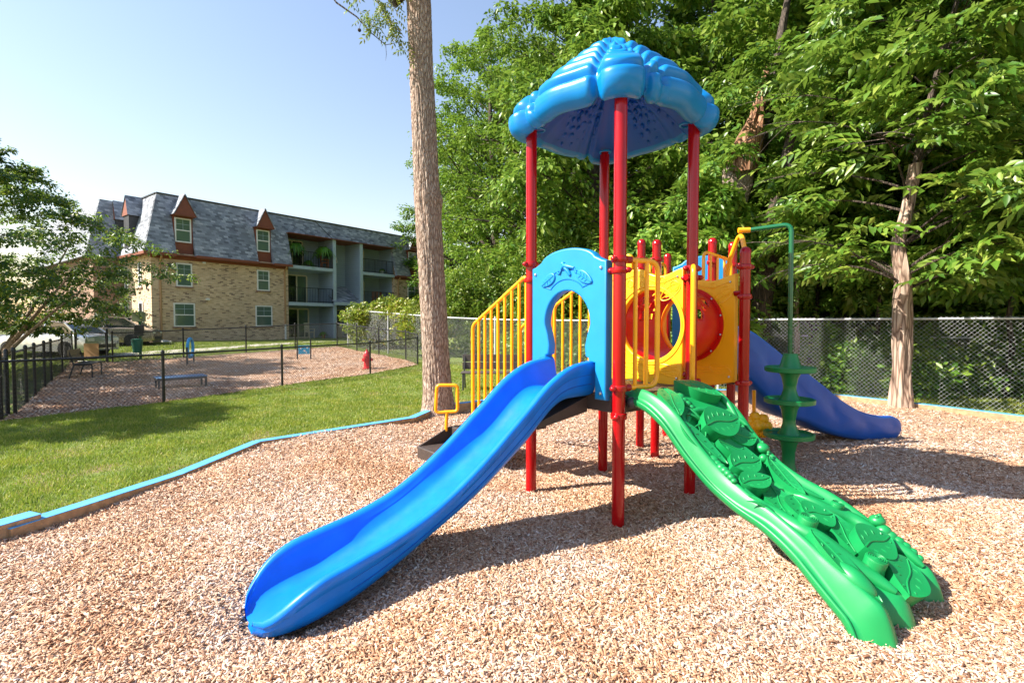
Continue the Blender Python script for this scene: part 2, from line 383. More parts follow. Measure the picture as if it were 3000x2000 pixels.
def m_bark(name, lo, mid, hi, sc=1.0, stretch=.13, strength=1.0):
    m, nt, b = newmat(name); co = coords(nt, 'Object', (1, 1, stretch))
    n0 = nd(nt, 'ShaderNodeTexNoise', Scale=5.0 * sc, Detail=3.0); nt.links.new(co, n0.inputs['Vector'])
    warp = nd(nt, 'ShaderNodeVectorMath', operation='MULTIPLY_ADD'); warp.inputs[1].default_value = (.12 / sc,) * 3
    nt.links.new(n0.outputs[1], warp.inputs[0]); nt.links.new(co, warp.inputs[2])
    v = nd(nt, 'ShaderNodeTexVoronoi', Scale=22.0 * sc, feature='DISTANCE_TO_EDGE'); nt.links.new(warp.outputs[0], v.inputs['Vector'])
    n = nd(nt, 'ShaderNodeTexNoise', Scale=40.0 * sc, Detail=5.0); nt.links.new(co, n.inputs['Vector'])
    c = ramp(nt, v.outputs['Distance'], [(0, lo), (.12, mid), (.34, hi)])
    c = mix(nt, 1.0, c, ramp(nt, n.outputs[0], [(.3, (.75, .75, .75)), (.7, (1.18, 1.16, 1.14))]), 'MULTIPLY')
    n2 = nd(nt, 'ShaderNodeTexNoise', Scale=1.2, Detail=3.0); nt.links.new(co, n2.inputs['Vector'])
    c = mix(nt, 1.0, c, ramp(nt, n2.outputs[0], [(.35, (.86, .88, .88)), (.65, (1.1, 1.03, .98))]), 'MULTIPLY')
    nt.links.new(c, b.inputs['Base Color']); b.inputs['Roughness'].default_value = .9
    ad = nd(nt, 'ShaderNodeMath', operation='MULTIPLY_ADD'); ad.inputs[1].default_value = .25
    mn = nd(nt, 'ShaderNodeMath', operation='MINIMUM'); mn.inputs[1].default_value = .3; nt.links.new(v.outputs['Distance'], mn.inputs[0])
    nt.links.new(n.outputs[0], ad.inputs[0]); nt.links.new(mn.outputs[0], ad.inputs[2])
    bump(nt, ad.outputs[0], strength, .06, b); return m
M_BARK = m_bark('grey_brown_bark', (.17, .105, .075), (.38, .28, .22), (.54, .445, .375), 1.5, .20, .8)
M_BARKD = m_bark('dark_bark', (.03, .022, .017), (.075, .055, .042), (.13, .10, .078), 1.0)
M_BARKP = m_bark('pale_stripped_wood', (.13, .08, .055), (.33, .235, .18), (.47, .375, .30), .6, .12, .9)
M_SNAG = m_bark('torn_orange_wood', (.09, .04, .02), (.26, .13, .065), (.36, .23, .14), .6, .05, 1.0)
L_LOCUST = leafmat('locust_leaf', [(.060, .16, .010), (.11, .235, .016), (.17, .29, .025), (.25, .34, .045)], .38)
L_ASH = leafmat('ash_leaf', [(.06, .155, .018), (.11, .235, .026), (.18, .30, .04), (.30, .38, .07)], .34, .38)
L_DENSE = leafmat('dense_leaf', [(.035, .105, .010), (.075, .18, .016), (.13, .25, .028), (.22, .30, .04)], .32)
L_SHRUB = leafmat('shrub_leaf', [(.06, .15, .010), (.12, .23, .02), (.21, .30, .035), (.32, .37, .06)], .35)
L_VINE = leafmat('vine_leaf', [(.14, .21, .012), (.27, .34, .025), (.38, .41, .045), (.44, .32, .08)], .35)
L_CHERRY = leafmat('small_tree_leaf', [(.018, .060, .018), (.035, .10, .022), (.07, .15, .020), (.30, .32, .02)], .35)
L_YEW = leafmat('yew_leaf', [(.012, .035, .012), (.02, .055, .015), (.04, .085, .02)], .15)
L_ORANGE = leafmat('orange_shrub_leaf', [(.30, .09, .03), (.36, .16, .05), (.20, .18, .04), (.10, .15, .03)], .3)
L_FERN = leafmat('fern_leaf', [(.05, .16, .012), (.10, .26, .02), (.15, .32, .03)], .4, tcol=(.3, .55, .05))

# ---------------------------------------------------------------- ground
KERB = [(-5.2, .4), (-4.35, 3.0), (-4.0, 3.95), (-3.84, 4.5), (-3.60, 5.4), (-3.50, 6.9), (-2.55, 7.85), (-1.72, 8.68), (-1.55, 9.40), (-.78, 9.93), (.3, 10.85), (1.79, 11.95), (3.7, 12.3), (5.6, 12.1), (7.25, 11.4), (7.95, 10.3), (8.80, 8.70), (9.9, 6.4), (11.2, 3.2), (11.8, .4), (9, -1.8), (-3, -1.8)]
FENCE_LINE = [(-8.2, 25.3), (-2.66, 19.67), (2.3, 15.6), (7.3, 11.5), (8.06, 10.55), (10.2, 9.0), (14.5, 5.9)]
PEN = [(-8.95, 8.72), (-7.48, 10.83), (-6.29, 13.82), (-4.77, 17.0), (-3.6, 19.3), (-4.32, 20.58), (-5.77, 21.93), (-7.16, 23.36), (-8.63, 24.98), (-10.22, 23.86), (-11.86, 22.57), (-15.79, 19.94), (-17.4, 19.9), (-13.66, 14.98), (-11.21, 11.86), (-9.31, 9.44)]
def sheet(name, poly, step, zf, mat, kind='structure', dz=0.0):
    p = np.array(poly); x0, y0 = p.min(0) - step; x1, y1 = p.max(0) + step
    xs = np.arange(x0, x1 + step, step); ys = np.arange(y0, y1 + step, step)
    X, Y = np.meshgrid(xs, ys); Z = zf(X, Y) + dz; nx, ny = len(xs), len(ys)
    i = np.arange(nx * ny).reshape(ny, nx)
    q = np.stack([i[:-1, :-1], i[:-1, 1:], i[1:, 1:], i[1:, :-1]], -1).reshape(-1, 4)
    cx = (X[:-1, :-1] + step / 2).ravel(); cy = (Y[:-1, :-1] + step / 2).ravel()
    q = q[in_poly(cx, cy, poly)]
    used = np.unique(q); rm = np.full(nx * ny, -1); rm[used] = np.arange(len(used))
    v = np.stack([X.ravel(), Y.ravel(), Z.ravel()], -1)[used]
    return tag(link(name, np_mesh(name, v, rm[q], True), mat), kind=kind)
# lawn: one sheet to the horizon, finer near the viewer, dipping under the bark bed
def axis(lo, hi, fine, far): 
    a = list(np.arange(lo, hi + .001, fine)); s = fine
    while a[-1] < far: s *= 1.35; a.append(a[-1] + s)
    s = fine
    while a[0] > -far: s *= 1.35; a.insert(0, a[0] - s)
    return np.array(a)
gx, gy = axis(-22, 16, .3, 700), axis(-3, 40, .3, 700)
GX, GY = np.meshgrid(gx, gy); GZ = gz(GX, GY)
GZ = GZ - .3 * in_poly(GX, GY, [(x * .985 + .03, y * .985 + .08) for x, y in KERB])
gi = np.arange(GX.size).reshape(GX.shape)
gq = np.stack([gi[:-1, :-1], gi[:-1, 1:], gi[1:, 1:], gi[1:, :-1]], -1).reshape(-1, 4)
tag(link('ground', np_mesh('ground', np.stack([GX.ravel(), GY.ravel(), GZ.ravel()], -1), gq, True), M_LAWN), kind='structure')
sheet('play_bed', KERB, .10, mz, M_MULCH)
def penz(x, y): return gz(x, y) + .018 + .012 * np.sin(1.3 * x) * np.sin(1.1 * y)
sheet('dog_run_bed', PEN, .12, penz, M_MULCH2)
def ribbon(name, left, right, mat, dz, n=6):
    rows = []
    for i in range(len(left) - 1):
        for k in range(n):
            t = k / n; rows.append([tuple(np.array(left[i]) * (1 - t) + np.array(left[i + 1]) * t), tuple(np.array(right[i]) * (1 - t) + np.array(right[i + 1]) * t)])
    mb = MB(); out = []
    for a, b in rows:
        r = []
        for k in range(4):
            t = k / 3; x = a[0] * (1 - t) + b[0] * t; y = a[1] * (1 - t) + b[1] * t; r.append((x, y, float(gz(x, y)) + dz))
        out.append(r)
    mb.grid(out); return tag(mb.build(name, mat, None, ang=60), kind='structure')
ribbon('path', [(-24, 17.2), (-17.6, 21.0), (-14.0, 23.4), (-11.6, 26.4), (-9.4, 31.0), (-8.6, 33.5)], [(-24, 18.5), (-17.9, 22.3), (-14.6, 24.4), (-12.5, 27.2), (-10.4, 31.5), (-9.8, 34.2)], M_CONC, .022)
ribbon('parking_lot', [(-60, 14), (-40, 18), (-26, 23.0), (-21.2, 27.0)], [(-60, 50), (-42, 48), (-34, 44), (-30, 40)], M_ASPH, .02)
# kerb of painted timbers
kb = MB(); kt = MB()
def timber(mbw, mbt, a, b, w_, z0, z1, top=.006):
    a = Vector((a[0], a[1], 0)); b = Vector((b[0], b[1], 0)); d = (b - a); L = d.length; ang = math.atan2(d.y, d.x); c = (a + b) / 2
    mbw.box((c.x, c.y, (z0 + z1) / 2), (L + .01, w_, z1 - z0), rz=ang)
    mbt.box((c.x, c.y, z1 + top / 2 + .001), (L + .014, w_ + .004, top), rz=ang)
for i in range(1, 19):
    a, b = KERB[i], KERB[i + 1]
    if i == 1: continue
    z1 = .085 if 2 <= i <= 8 else .105
    if i in (8, 9): z1 = .16
    timber(kb, kt, a, b, .13, -.2, z1 + .0005 * i)
ko = kb.build('kerb', M_KERBW, None, ang=30); tag(ko, kind='structure')
M_KPAINT = simple('kerb_blue_paint', (.09, .37, .72), .6, var=.22, vscale=7, bmp=.3, bscale=90)
kt.build('painted_top', M_KPAINT, ko, ang=30, world=False)
pb = MB(); pt = MB(); timber(pb, pt, (-4.40, 3.05), (-3.97, 4.16), .16, -.1, .125)
pl = pb.build('border_plank', M_KERBW, None, ang=30)
tag(pl, 'raised blue topped timber plank lapped over the left kerb corner', 'timber')
pt.build('painted_top', M_KPAINT, pl, ang=30, world=False)

# ---------------------------------------------------------------- apartment building (local x along the facade, y into it)
B0 = (-19.73, 27.79, .66); BROT = math.atan2(.799, .602)
bld = thing('apartment_building', 'three storey buff brick apartment block with grey shingled mansard roof and balconies', 'building', B0, BROT)
def bp(name, mb, mat, parent=None, ang=35, **k): return mb.build(name, mat, parent or bld, world=False, ang=ang, **k)
H1, H2, HR = 5.02, 7.15, 8.33
def my(z): return -.42 + (z - 4.9) / (HR - 4.9) * .95       # mansard front plane
mb = MB()
mb.box2((0, 0, -.5), (7.86, .3, H1)); mb.box2((0, .3, -.5), (.3, 4.4, H1)); bp('brick_wall', mb, M_BRICK)
mb = MB(); mb.box2((16.9, 0, -.5), (30, .3, H1)); bp('brick_wall', mb, M_BRICK)
mb = MB(); mb.box2((-1.45, 4.4, -.5), (.3, 4.7, H1)); mb.box2((-1.45, 4.7, -.5), (-1.15, 16, H1)); bp('wing_wall', mb, M_BRICKR)
mb = MB(); mb.box2((.31, 10.5, -.5), (30, 10.8, HR - .3)); mb.box2((29.7, .31, -.5), (30, 10.49, H1)); bp('rear_wall', mb, M_BRICK)
# mansard
def slab(mb, x0, x1, z0, z1, th=.22, x0t=None, x1t=None):
    x0t = x0 if x0t is None else x0t; x1t = x1 if x1t is None else x1t
    a = [(x0, my(z0), z0), (x1, my(z0), z0), (x1t, my(z1), z1), (x0t, my(z1), z1)]
    b = [(p[0], p[1] + th, p[2]) for p in a]
    mb.add(a + b, [(0, 1, 2, 3), (7, 6, 5, 4), (0, 4, 5, 1), (1, 5, 6, 2), (2, 6, 7, 3), (3, 7, 4, 0)])
mb = MB()
xl = lambda z: my(z)
for x0, x1 in [(None, 1.12), (2.12, 5.70), (6.70, 7.95), (16.85, 18.33), (19.25, 22.6), (23.6, 30)]:
    if x0 is None: slab(mb, xl(4.9), x1, 4.9, H2, x0t=xl(H2))
    else: slab(mb, x0, x1, 4.9, H2)
slab(mb, xl(H2), 30, H2, HR, x0t=xl(HR))
# end slope facing left
def eslab(mb, y0, y1, z0, z1, y0t, y1t, xo=0, th=.22):
    a = [(xo + xl(z0), y0, z0), (xo + xl(z1), y0t, z1), (xo + xl(z1), y1t, z1), (xo + xl(z0), y1, z0)]
    b = [(p[0] + th, p[1], p[2]) for p in a]
    mb.add(a + b, [(0, 1, 2, 3), (7, 6, 5, 4), (0, 4, 5, 1), (1, 5, 6, 2), (2, 6, 7, 3), (3, 7, 4, 0)])
eslab(mb, my(4.9) + .001, 4.0, 4.9, HR - .002, my(HR), 4.0)
# wing slopes
def wslab(mb):
    z0, z1 = 4.9, HR + .02
    a = [(-1.45 + xl(z0), 4.4 + my(z0), z0), (.0, 4.4 + my(z0), z0), (.4, 4.4 + my(z1), z1), (-1.45 + xl(z1), 4.4 + my(z1), z1)]
    b = [(p[0], p[1] + .2, p[2]) for p in a]; mb.add(a + b, [(0, 1, 2, 3), (7, 6, 5, 4), (0, 4, 5, 1), (1, 5, 6, 2), (2, 6, 7, 3), (3, 7, 4, 0)])
wslab(mb); eslab(mb, 4.4 + my(4.9), 16, 4.9, HR + .02, 4.4 + my(HR), 16, -1.45)
mb.box2((my(HR) + .01, my(HR) + .23, HR - .12), (30, 10.8, HR - .03)); mb.box2((-1.45 + my(HR) + .02, 4.4 + my(HR) + .25, HR - .1), (my(HR) - .02, 16, HR - .01))
roof = bp('roof', mb, M_SHING)
mb = MB(); mb.box2((my(HR) - .03, my(HR) - .06, HR - .02), (30, my(HR) + .10, HR + .05)); mb.box2((my(HR) - .06, my(HR) + .11, HR - .02), (my(HR) + .10, 4.0, HR + .05)); bp('roof_edging', mb, M_DARK, roof)
# fascia and soffit
mb = MB()
for x0, x1 in [(-.46, 1.12), (2.12, 5.70), (6.70, 7.97)]: mb.box2((x0, -.46, 4.80), (x1, -.40, 4.95))
mb.box2((-.4, -.405, 4.86), (7.85, .0, 4.90)); mb.box2((-.46, -.405, 4.80), (-.40, 3.99, 4.95)); mb.box2((-.405, .0, 4.861), (-.01, 3.98, 4.899)); mb.box2((-.02, -.06, 4.66), (7.85, -.003, 4.862))
bp('fascia', mb, M_RUST)
mb = MB()
for x0, x1 in [(16.83, 18.33), (19.25, 22.6), (23.6, 30)]: mb.box2((x0, -.46, 4.80), (x1, -.40, 4.95))
mb.box2((16.9, -.405, 4.86), (30, .0, 4.90)); mb.box2((16.9, -.06, 4.66), (30, -.003, 4.862))
bp('fascia', mb, M_RUST)
# windows
def window(x0, x1, z0, z1, y=0, end=False, parent=None, gl=M_GLASS, fr=M_WHITE, grid=True, sill=True):
    def pt(x, yy, z): return (yy, x, z) if end else (x, yy, z)
    def bx(mb, a, b): mb.box2(pt(*a), pt(*b))
    o = y; f = .07; m = MB()
    bx(m, (x0, o - .05, z0), (x0 + f, o - .002, z1)); bx(m, (x1 - f, o - .05, z0), (x1, o - .002, z1))
    bx(m, (x0 + f, o - .048, z1 - f), (x1 - f, o - .002, z1)); bx(m, (x0 + f, o - .048, z0), (x1 - f, o - .002, z0 + f))
    zm = (z0 + z1) / 2; bx(m, (x0 + f, o - .045, zm - .03), (x1 - f, o - .002, zm + .03))
    wn = bp('window', m, fr, parent)
    m = MB(); bx(m, (x0 + f, o - .020, z0 + f), (x1 - f, o - .004, zm - .03)); bx(m, (x0 + f, o - .026, zm + .03), (x1 - f, o - .004, z1 - f)); bp('pane', m, gl, wn)
    if grid:
        m = MB(); xm = (x0 + x1) / 2; zu = (zm + z1) / 2
        bx(m, (xm - .008, o - .031, zm + .03), (xm + .008, o - .0265, z1 - f)); bx(m, (x0 + f, o - .030, zu - .008), (x1 - f, o - .0267, zu + .008)); bp('glazing_bar', m, M_GREYP, wn)
    if sill:
        m = MB(); bx(m, (x0 - .06, o - .07, z0 - .09), (x1 + .06, o - .002, z0 - .002)); bp('sill', m, M_BRICKR, wn)
    return wn
for x0, x1, z0, z1 in [(1.21, 2.03, 3.16, 4.48), (5.77, 6.57, 3.16, 4.47), (1.04, 2.14, .87, 2.22), (5.64, 6.72, .87, 2.20), (18.29, 19.10, 3.11, 4.44), (18.2, 19.2, .87, 2.2), (22.7, 23.5, 3.11, 4.44), (22.6, 23.6, .87, 2.2)]: window(x0, x1, z0, z1)
for y0, y1, z0, z1 in [(1.36, 1.84, 3.10, 4.48), (3.63, 4.12, 3.05, 4.40), (1.25, 1.90, .92, 2.26), (3.6, 4.2, .92, 2.24)]: window(y0, y1, z0, z1, end=True, gl=M_GLASSD, grid=False)
# dormers
for xc in (1.63, 6.22, 18.80, 23.1):
    hw = .47 if xc < 10 else .43
    m = MB(); m.box2((xc - hw - .02, .01, 4.90), (xc + hw + .02, .3, H2 + .2)); d = bp('dormer', m, M_RUST)
    window(xc - hw + .03, xc + hw - .07, 5.66, 7.03, 0.005, parent=d, sill=False)
    m = MB(); a = [(xc - .55, -.36, 7.18), (xc + .55, -.36, 7.18), (xc, -.30, 8.28)]; b = [(p[0], .95, p[2]) for p in a]; m.add(a + b, [(0, 1, 2), (5, 4, 3), (0, 3, 4, 1), (1, 4, 5, 2), (2, 5, 3, 0)])
    m.box2((xc - .56, -.385, 7.12), (xc + .56, .25, 7.18)); bp('pediment', m, M_RUST, d)
    m = MB()
    for sx in (-1, 1):
        p0 = (xc + sx * .60, -.40, 7.16); p1 = (xc, -.34, 8.36); m.tube([p0, p1], .03, 6); m.add([(xc + sx * .62, -.39, 7.16), (xc, -.33, 8.38), (xc, .95, 8.38), (xc + sx * .62, .95, 7.16)], [(0, 1, 2, 3)])
    bp('dormer_roof', m, M_SHING, d)
for yc in (2.65, 4.75):
    xo = 0
    m = MB(); a = [(xo - .36, yc - .5, 7.2), (xo - .36, yc + .5, 7.2), (xo - .30, yc, 8.28)]; b = [(.9, p[1], p[2]) for p in a]; m.add(a + b, [(0, 2, 1), (3, 4, 5), (0, 1, 4, 3), (1, 2, 5, 4), (2, 0, 3, 5)]); d = bp('end_dormer', m, M_RUST)
    m = MB(); m.box2((-.30, yc - .42, 4.95), (.2, yc + .42, 7.2)); bp('dormer_window', m, M_DARK, d)
    m = MB()
    for sy in (-1, 1): m.add([(xo - .40, yc + sy * .56, 7.18), (xo - .34, yc, 8.36), (.9, yc, 8.36), (.9, yc + sy * .56, 7.18)], [(0, 1, 2, 3)])
    bp('dormer_roof', m, M_SHING, d)
# balcony bays
m = MB(); BYD = 1.9
m.box2((7.86, BYD, -.3), (16.9, BYD + .2, 7.3)); m.box2((7.70, .301, -.3), (7.86, BYD - .002, 7.2)); m.box2((16.9, .301, -.3), (17.06, BYD - .002, 7.2))
m.box2((11.30, .05, -.3), (11.47, BYD - .002, 7.2)); m.box2((13.61, .05, -.3), (13.79, BYD - .002, 7.2))
bp('siding_wall', m, M_SIDING)
m = MB(); m.box2((7.87, -.2, 7.10), (16.9, BYD - .01, 7.14)); bp('bay_ceiling', m, M_RUST)
m = MB(); m.box2((11.26, -.06, -.3), (11.50, .04, 7.09)); m.box2((13.57, -.06, -.3), (13.83, .04, 7.09)); bp('corner_post', m, M_GREYP)
for x0, x1 in ((7.87, 11.25), (13.84, 16.89)):
    for z in (2.28, 4.78):
        m = MB(); m.box2((x0, -.05, z), (x1, BYD - .01, z + .22)); s_ = bp('balcony', m, M_GREYP)
        r = MB(); zt = z + .22 + 1.02; zb_ = z + .22 + .08
        for zz in (zt, zb_): r.box2((x0 + .02, -.02, zz - .02), (x1 - .02, .02, zz + .02))
        nb = int((x1 - x0) / .125)
        for k in range(nb + 1):
            xx = x0 + .03 + (x1 - x0 - .06) * k / nb; t_ = .022 if k % 9 == 0 else .009; r.box2((xx - t_, -t_, z + .22), (xx + t_, t_, zt - .02))
        bp('railing', r, M_BLACKM, s_)
def slider(x0, x1, z0, z1, n):
    m = MB(); y = BYD; f = .09
    m.box2((x0, y - .08, z1 - f), (x1, y - .002, z1)); m.box2((x0, y - .08, z0), (x1, y - .002, z0 + f))
    for k in range(n + 1):
        xx = x0 + (x1 - x0) * k / n; m.box2((xx - .05, y - .085, z0 + f), (xx + .05, y - .002, z1 - f))
    d = bp('sliding_door', m, M_CREAM)
    for k in range(n):
        a = x0 + (x1 - x0) * k / n; b = x0 + (x1 - x0) * (k + 1) / n
        m = MB(); m.box2((a + .05, y - .05, z0 + f), (b - .05, y - .01, z1 - f)); bp('pane', m, (M_GLASS, M_GLASSD, M_GLASS)[k % 3], d)
slider(7.95, 10.3, 2.5, 4.55, 3); slider(7.95, 10.4, 0.0, 2.15, 3); slider(8.4, 10.0, 5.0, 7.0, 2); slider(13.9, 15.3, 2.5, 4.5, 2); slider(13.9, 15.3, 5.0, 7.0, 2); slider(13.9, 15.3, 0, 2.1, 2)
# stair bay: arched window, porch roof, door
m = MB(); pts = [(.62 * math.cos(math.pi * k / 12), .75 * math.sin(math.pi * k / 12)) for k in range(13)]
Mw = frame((12.2, BYD - .01, 5.75), (1, 0, 0), (0, 0, 1))
m.poly([(x * 1.13, y * 1.10 - .04) for x, y in pts], .05, Mw); aw = bp('arched_window', m, M_WHITE)
m = MB(); m.poly(pts, .06, Mw); bp('pane', m, M_GLASSB, aw)
window(11.62, 12.80, 3.98, 5.40, BYD, gl=M_GLASSB, grid=False, sill=False)
m = MB(); a = [(11.20, -.25, 2.62), (13.90, -.25, 2.62), (13.60, BYD - .003, 3.85), (11.48, BYD - .003, 3.85)]; a = [(11.15, -.30, 2.60), (13.92, -.30, 2.60), (13.60, BYD - .003, 3.9), (11.48, BYD - .003, 3.9)]
m.add(a + [(p[0], p[1], p[2] - .09) for p in a], [(0, 1, 2, 3), (7, 6, 5, 4), (0, 4, 5, 1), (1, 5, 6, 2), (2, 6, 7, 3), (3, 7, 4, 0)]); bp('porch_roof', m, M_SHING)
m = MB(); m.box2((11.14, -.36, 2.38), (13.93, -.305, 2.60)); bp('porch_fascia', m, M_GREYP)
m = MB(); m.box2((11.75, BYD - .06, -.1), (13.25, BYD - .002, 2.12)); d = bp('entry_door', m, M_CREAM)
m = MB()
for za, zb in ((.15, .95), (1.1, 2.0)): m.box2((11.86, BYD - .075, za), (12.62, BYD - .061, zb))
bp('door_panel', m, M_WHITE, d); m = MB(); m.box2((12.82, BYD - .072, .9), (13.05, BYD - .061, 2.0)); bp('side_light', m, M_GLASSD, d)
m = MB(); m.ball((11.84, BYD - .1, 1.0), .04); bp('door_knob', m, M_DARK, d)
# downspouts, lamps, vent, letter
for x in (.42, 7.60, 17.25):
    m = MB(); m.tube(fillet([(x, -.30, 4.80), (x, -.30, 4.70), (x, -.05, 4.55), (x, -.05, .15)], .06), .055, 8); d = bp('downspout', m, M_TAN)
    if x > 7 and x < 8: m = MB(); m.tube([(x, -.05, 1.0), (x, -.05, -.02)], .062, 8); bp('lower_pipe', m, M_WHITE, d)
m = MB(); m.add([(.34, -.1, 0.03), (.62, -.1, .03), (.66, -.75, .0), (.30, -.75, .0), (.34, -.1, .14), (.62, -.1, .14), (.66, -.75, .07), (.30, -.75, .07)], [(0, 1, 2, 3), (0, 4, 5, 1), (1, 5, 6, 2), (3, 7, 4, 0), (2, 6, 7, 3)]); bp('splash_block', m, M_WHITE)
m = MB(); m.box2((.80, -.20, 4.22), (1.16, -.002, 4.40)); fl = bp('floodlight', m, M_DARK); m = MB(); m.box2((.82, -.24, 4.10), (1.14, -.06, 4.218)); bp('lamp_lens', m, M_CREAM, fl)
m = MB(); m.box2((2.58, -.10, 4.55), (2.74, -.062, 4.66)); m.box2((2.72, -.12, 2.42), (2.92, -.002, 2.52)); m.ball((2.82, -.09, 2.5), .09, (1, .7, .6)); bp('wall_vent', m, M_WHITE)
m = MB(); text(m, 'C', .55, .02, frame((-.03, .5, 3.05), (0, -1, 0), (0, 0, 1))); bp('wall_letter', m, M_DARK)
m = MB(); m.tube([(10.2, my(8.3) - .02, 8.3), (11.4, my(7.2) - .02, 7.18)], .02, 5); bp('roof_cable', m, M_DARK)

# ---------------------------------------------------------------- trees and other plants
def pinnate(pairs, ll, lw, gap, droop=.25, ang=58, fold=.25):
    v = []; f = []
    def leaf(base, d, up):
        s = d.cross(up).normalized(); b = len(v)
        m = base + d * ll * .45
        v.extend([base, m + s * lw / 2 + up * lw * fold, base + d * ll - up * ll * .12, m - s * lw / 2 + up * lw * fold])
        f.extend([(b, b + 1, b + 2), (b, b + 2, b + 3)])
    for i in range(pairs):
        x = gap * (i + .8); z = -droop * x * x / (gap * pairs)
        for sy in (-1, 1):
            a = R_(ang + (i * 37 % 11 - 5)); d = V(math.cos(a), sy * math.sin(a), -droop - .05 * (i % 3)).normalized(); u = V(0, -sy * .15, 1)
            leaf(V(x, 0, z), d, (u - d * u.dot(d)).normalized())
    x = gap * (pairs + .6); d = V(1, 0, -droop * 1.5).normalized(); leaf(V(x, 0, -droop * x * .9), d, (V(0, 0, 1) - d * d.z).normalized())
    return np.array([tuple(p) for p in v]), np.array(f)
def cluster(n, ll, lw, rad, seed):
    r = random.Random(seed); v = []; f = []
    for i in range(n):
        a = r.uniform(0, 6.28); e = r.uniform(-.7, .5); d = V(math.cos(a) * math.cos(e), math.sin(a) * math.cos(e), math.sin(e))
        base = d * r.uniform(.1, 1) * rad; d2 = (d + V(r.uniform(-.4, .4), r.uniform(-.4, .4), -.25)).normalized()
        up = V(r.uniform(-.6, .6), r.uniform(-.6, .6), 1); s = d2.cross(up).normalized(); up = s.cross(d2); b = len(v); m = base + d2 * ll * .45
        v.extend([base, m + s * lw / 2 + up * lw * .2, base + d2 * ll, m - s * lw / 2 + up * lw * .2]); f.extend([(b, b + 1, b + 2), (b, b + 2, b + 3)])
    return np.array([tuple(p) for p in v]), np.array(f)
def place(tmpl, P, D, U, S):
    tv, tf = tmpl; P = np.asarray(P); D = np.asarray(D, float); U = np.asarray(U, float); S = np.asarray(S)
    D /= np.linalg.norm(D, axis=1)[:, None]; U = U - D * (U * D).sum(1)[:, None]; U /= np.linalg.norm(U, axis=1)[:, None] + 1e-9; W = np.cross(U, D)
    v = P[:, None] + S[:, None, None] * (tv[None, :, 0, None] * D[:, None] + tv[None, :, 1, None] * W[:, None] + tv[None, :, 2, None] * U[:, None])
    f = tf[None] + (np.arange(len(P)) * len(tv))[:, None, None]
    return v.reshape(-1, 3), f.reshape(-1, tf.shape[1])
def grow(seed, height, rad, base, trunk_r, limbs, twigs, sprays, path=None, hmax=None, droop=.35, tilt=.5, rise=.25, shape=.75, azr=None, sub=1.0, clump=1.0, narrow_top=1.0):
    """returns wood (MB) and spray frames of a tree whose trunk stands on the origin"""
    r = random.Random(seed); wood = MB()
    if path is None:
        lx, ly = r.uniform(-.04, .04), r.uniform(-.04, .04)
        path = [V(lx * z + .12 * math.sin(z * .7 + seed), ly * z + .12 * math.cos(z * .6 + seed), z) for z in np.linspace(-.2, height * .93, 10)]
    else: path = [Vector(p) for p in path]
    zs = [p.z for p in path]
    def tp(z): return V(interp(z, zs, [p.x for p in path]), interp(z, zs, [p.y for p in path]), z)
    tr = lambda z: trunk_r * max(.10, (1 - z / (zs[-1] * 1.06)) ** .8) * (1 + .35 * math.exp(-max(z, 0) / .25))
    zz = np.linspace(zs[0], zs[-1], 18); wood.tube([tp(z) for z in zz], [tr(z) for z in zz], 9)
    P = []; D = []; U = []
    hc = base + (height - base) * .45
    def env(z):
        t = (z - base) / (height - base)
        return rad * max(.12, min(1, (1 - abs(2 * t ** shape - 1) ** 2.2) ** .5 if 0 < t < 1 else .12)) * (1 if t < .5 else 1 - (1 - narrow_top) * (t - .5) * 2)
    for i in range(limbs):
        t = (i + r.random()) / limbs; zt = base + (height - base) * (.03 + .95 * t)
        az = r.uniform(*azr) if azr else i * 2.399 + r.uniform(-.5, .5)
        R = env(zt) * r.uniform(.72, 1.08); z0 = max(base * .8, zt - R * rise * r.uniform(.6, 1.5)); z0 = min(z0, zs[-1] * .97)
        a = tp(z0); e = tp(min(zt, zs[-1])); e = V(e.x + R * math.cos(az), e.y + R * math.sin(az), zt)
        m = a.lerp(e, .5) + V(0, 0, R * .18) + V(r.uniform(-1, 1), r.uniform(-1, 1), r.uniform(-.3, .3)) * R * .1
        bz = lambda s: a.lerp(m, s).lerp(m.lerp(e, s), s) - V(0, 0, droop * R * .25 * s ** 3)
        pts = [bz(s / 6) for s in range(7)]; r0 = max(.010, tr(z0) * .30)
        wood.tube(pts, [r0 * (1 - .85 * s / 6) for s in range(7)], 5, caps=False)
        for k in range(twigs):
            s = .28 + .72 * (k + r.random()) / twigs; q = bz(s); d = (bz(min(1, s + .05)) - bz(s - .05)).normalized()
            sd = 1 if k % 2 else -1; ra = r.uniform(.5, 1.25) * sd; d2 = Matrix.Rotation(ra, 3, 'Z') @ d; d2.z += r.uniform(-.25, .4); d2.normalize()
            L = R * r.uniform(.22, .42) * sub * (1.15 - .5 * s) + .12; e2 = q + d2 * L - V(0, 0, droop * L * .4)
            if r.random() < .5: wood.tube([q, q.lerp(e2, .5) + V(0, 0, .04 * L), e2], [r0 * .3 + .003, r0 * .18 + .002, .002], 3, caps=False)
            for j in range(sprays):
                u = r.random() ** .6; p = q.lerp(e2, u) + V(r.gauss(0, 1), r.gauss(0, 1), r.gauss(0, .8)) * .09 * L * clump
                dd = Matrix.Rotation(r.uniform(-1.2, 1.2), 3, 'Z') @ d2; dd.z = dd.z * .4 - droop * r.uniform(-.2, .7)
                P.append(tuple(p)); D.append(tuple(dd)); U.append((r.gauss(0, tilt), r.gauss(0, tilt), 1.0))
    return wood, np.array(P), np.array(D), np.array(U), r
def leaves(name, tm, P, D, U, smin, smax, seed):
    g = np.random.default_rng(seed); v, f = place(tm, P, D, U, g.uniform(smin, smax, len(P))); return np_mesh(name, v, f)
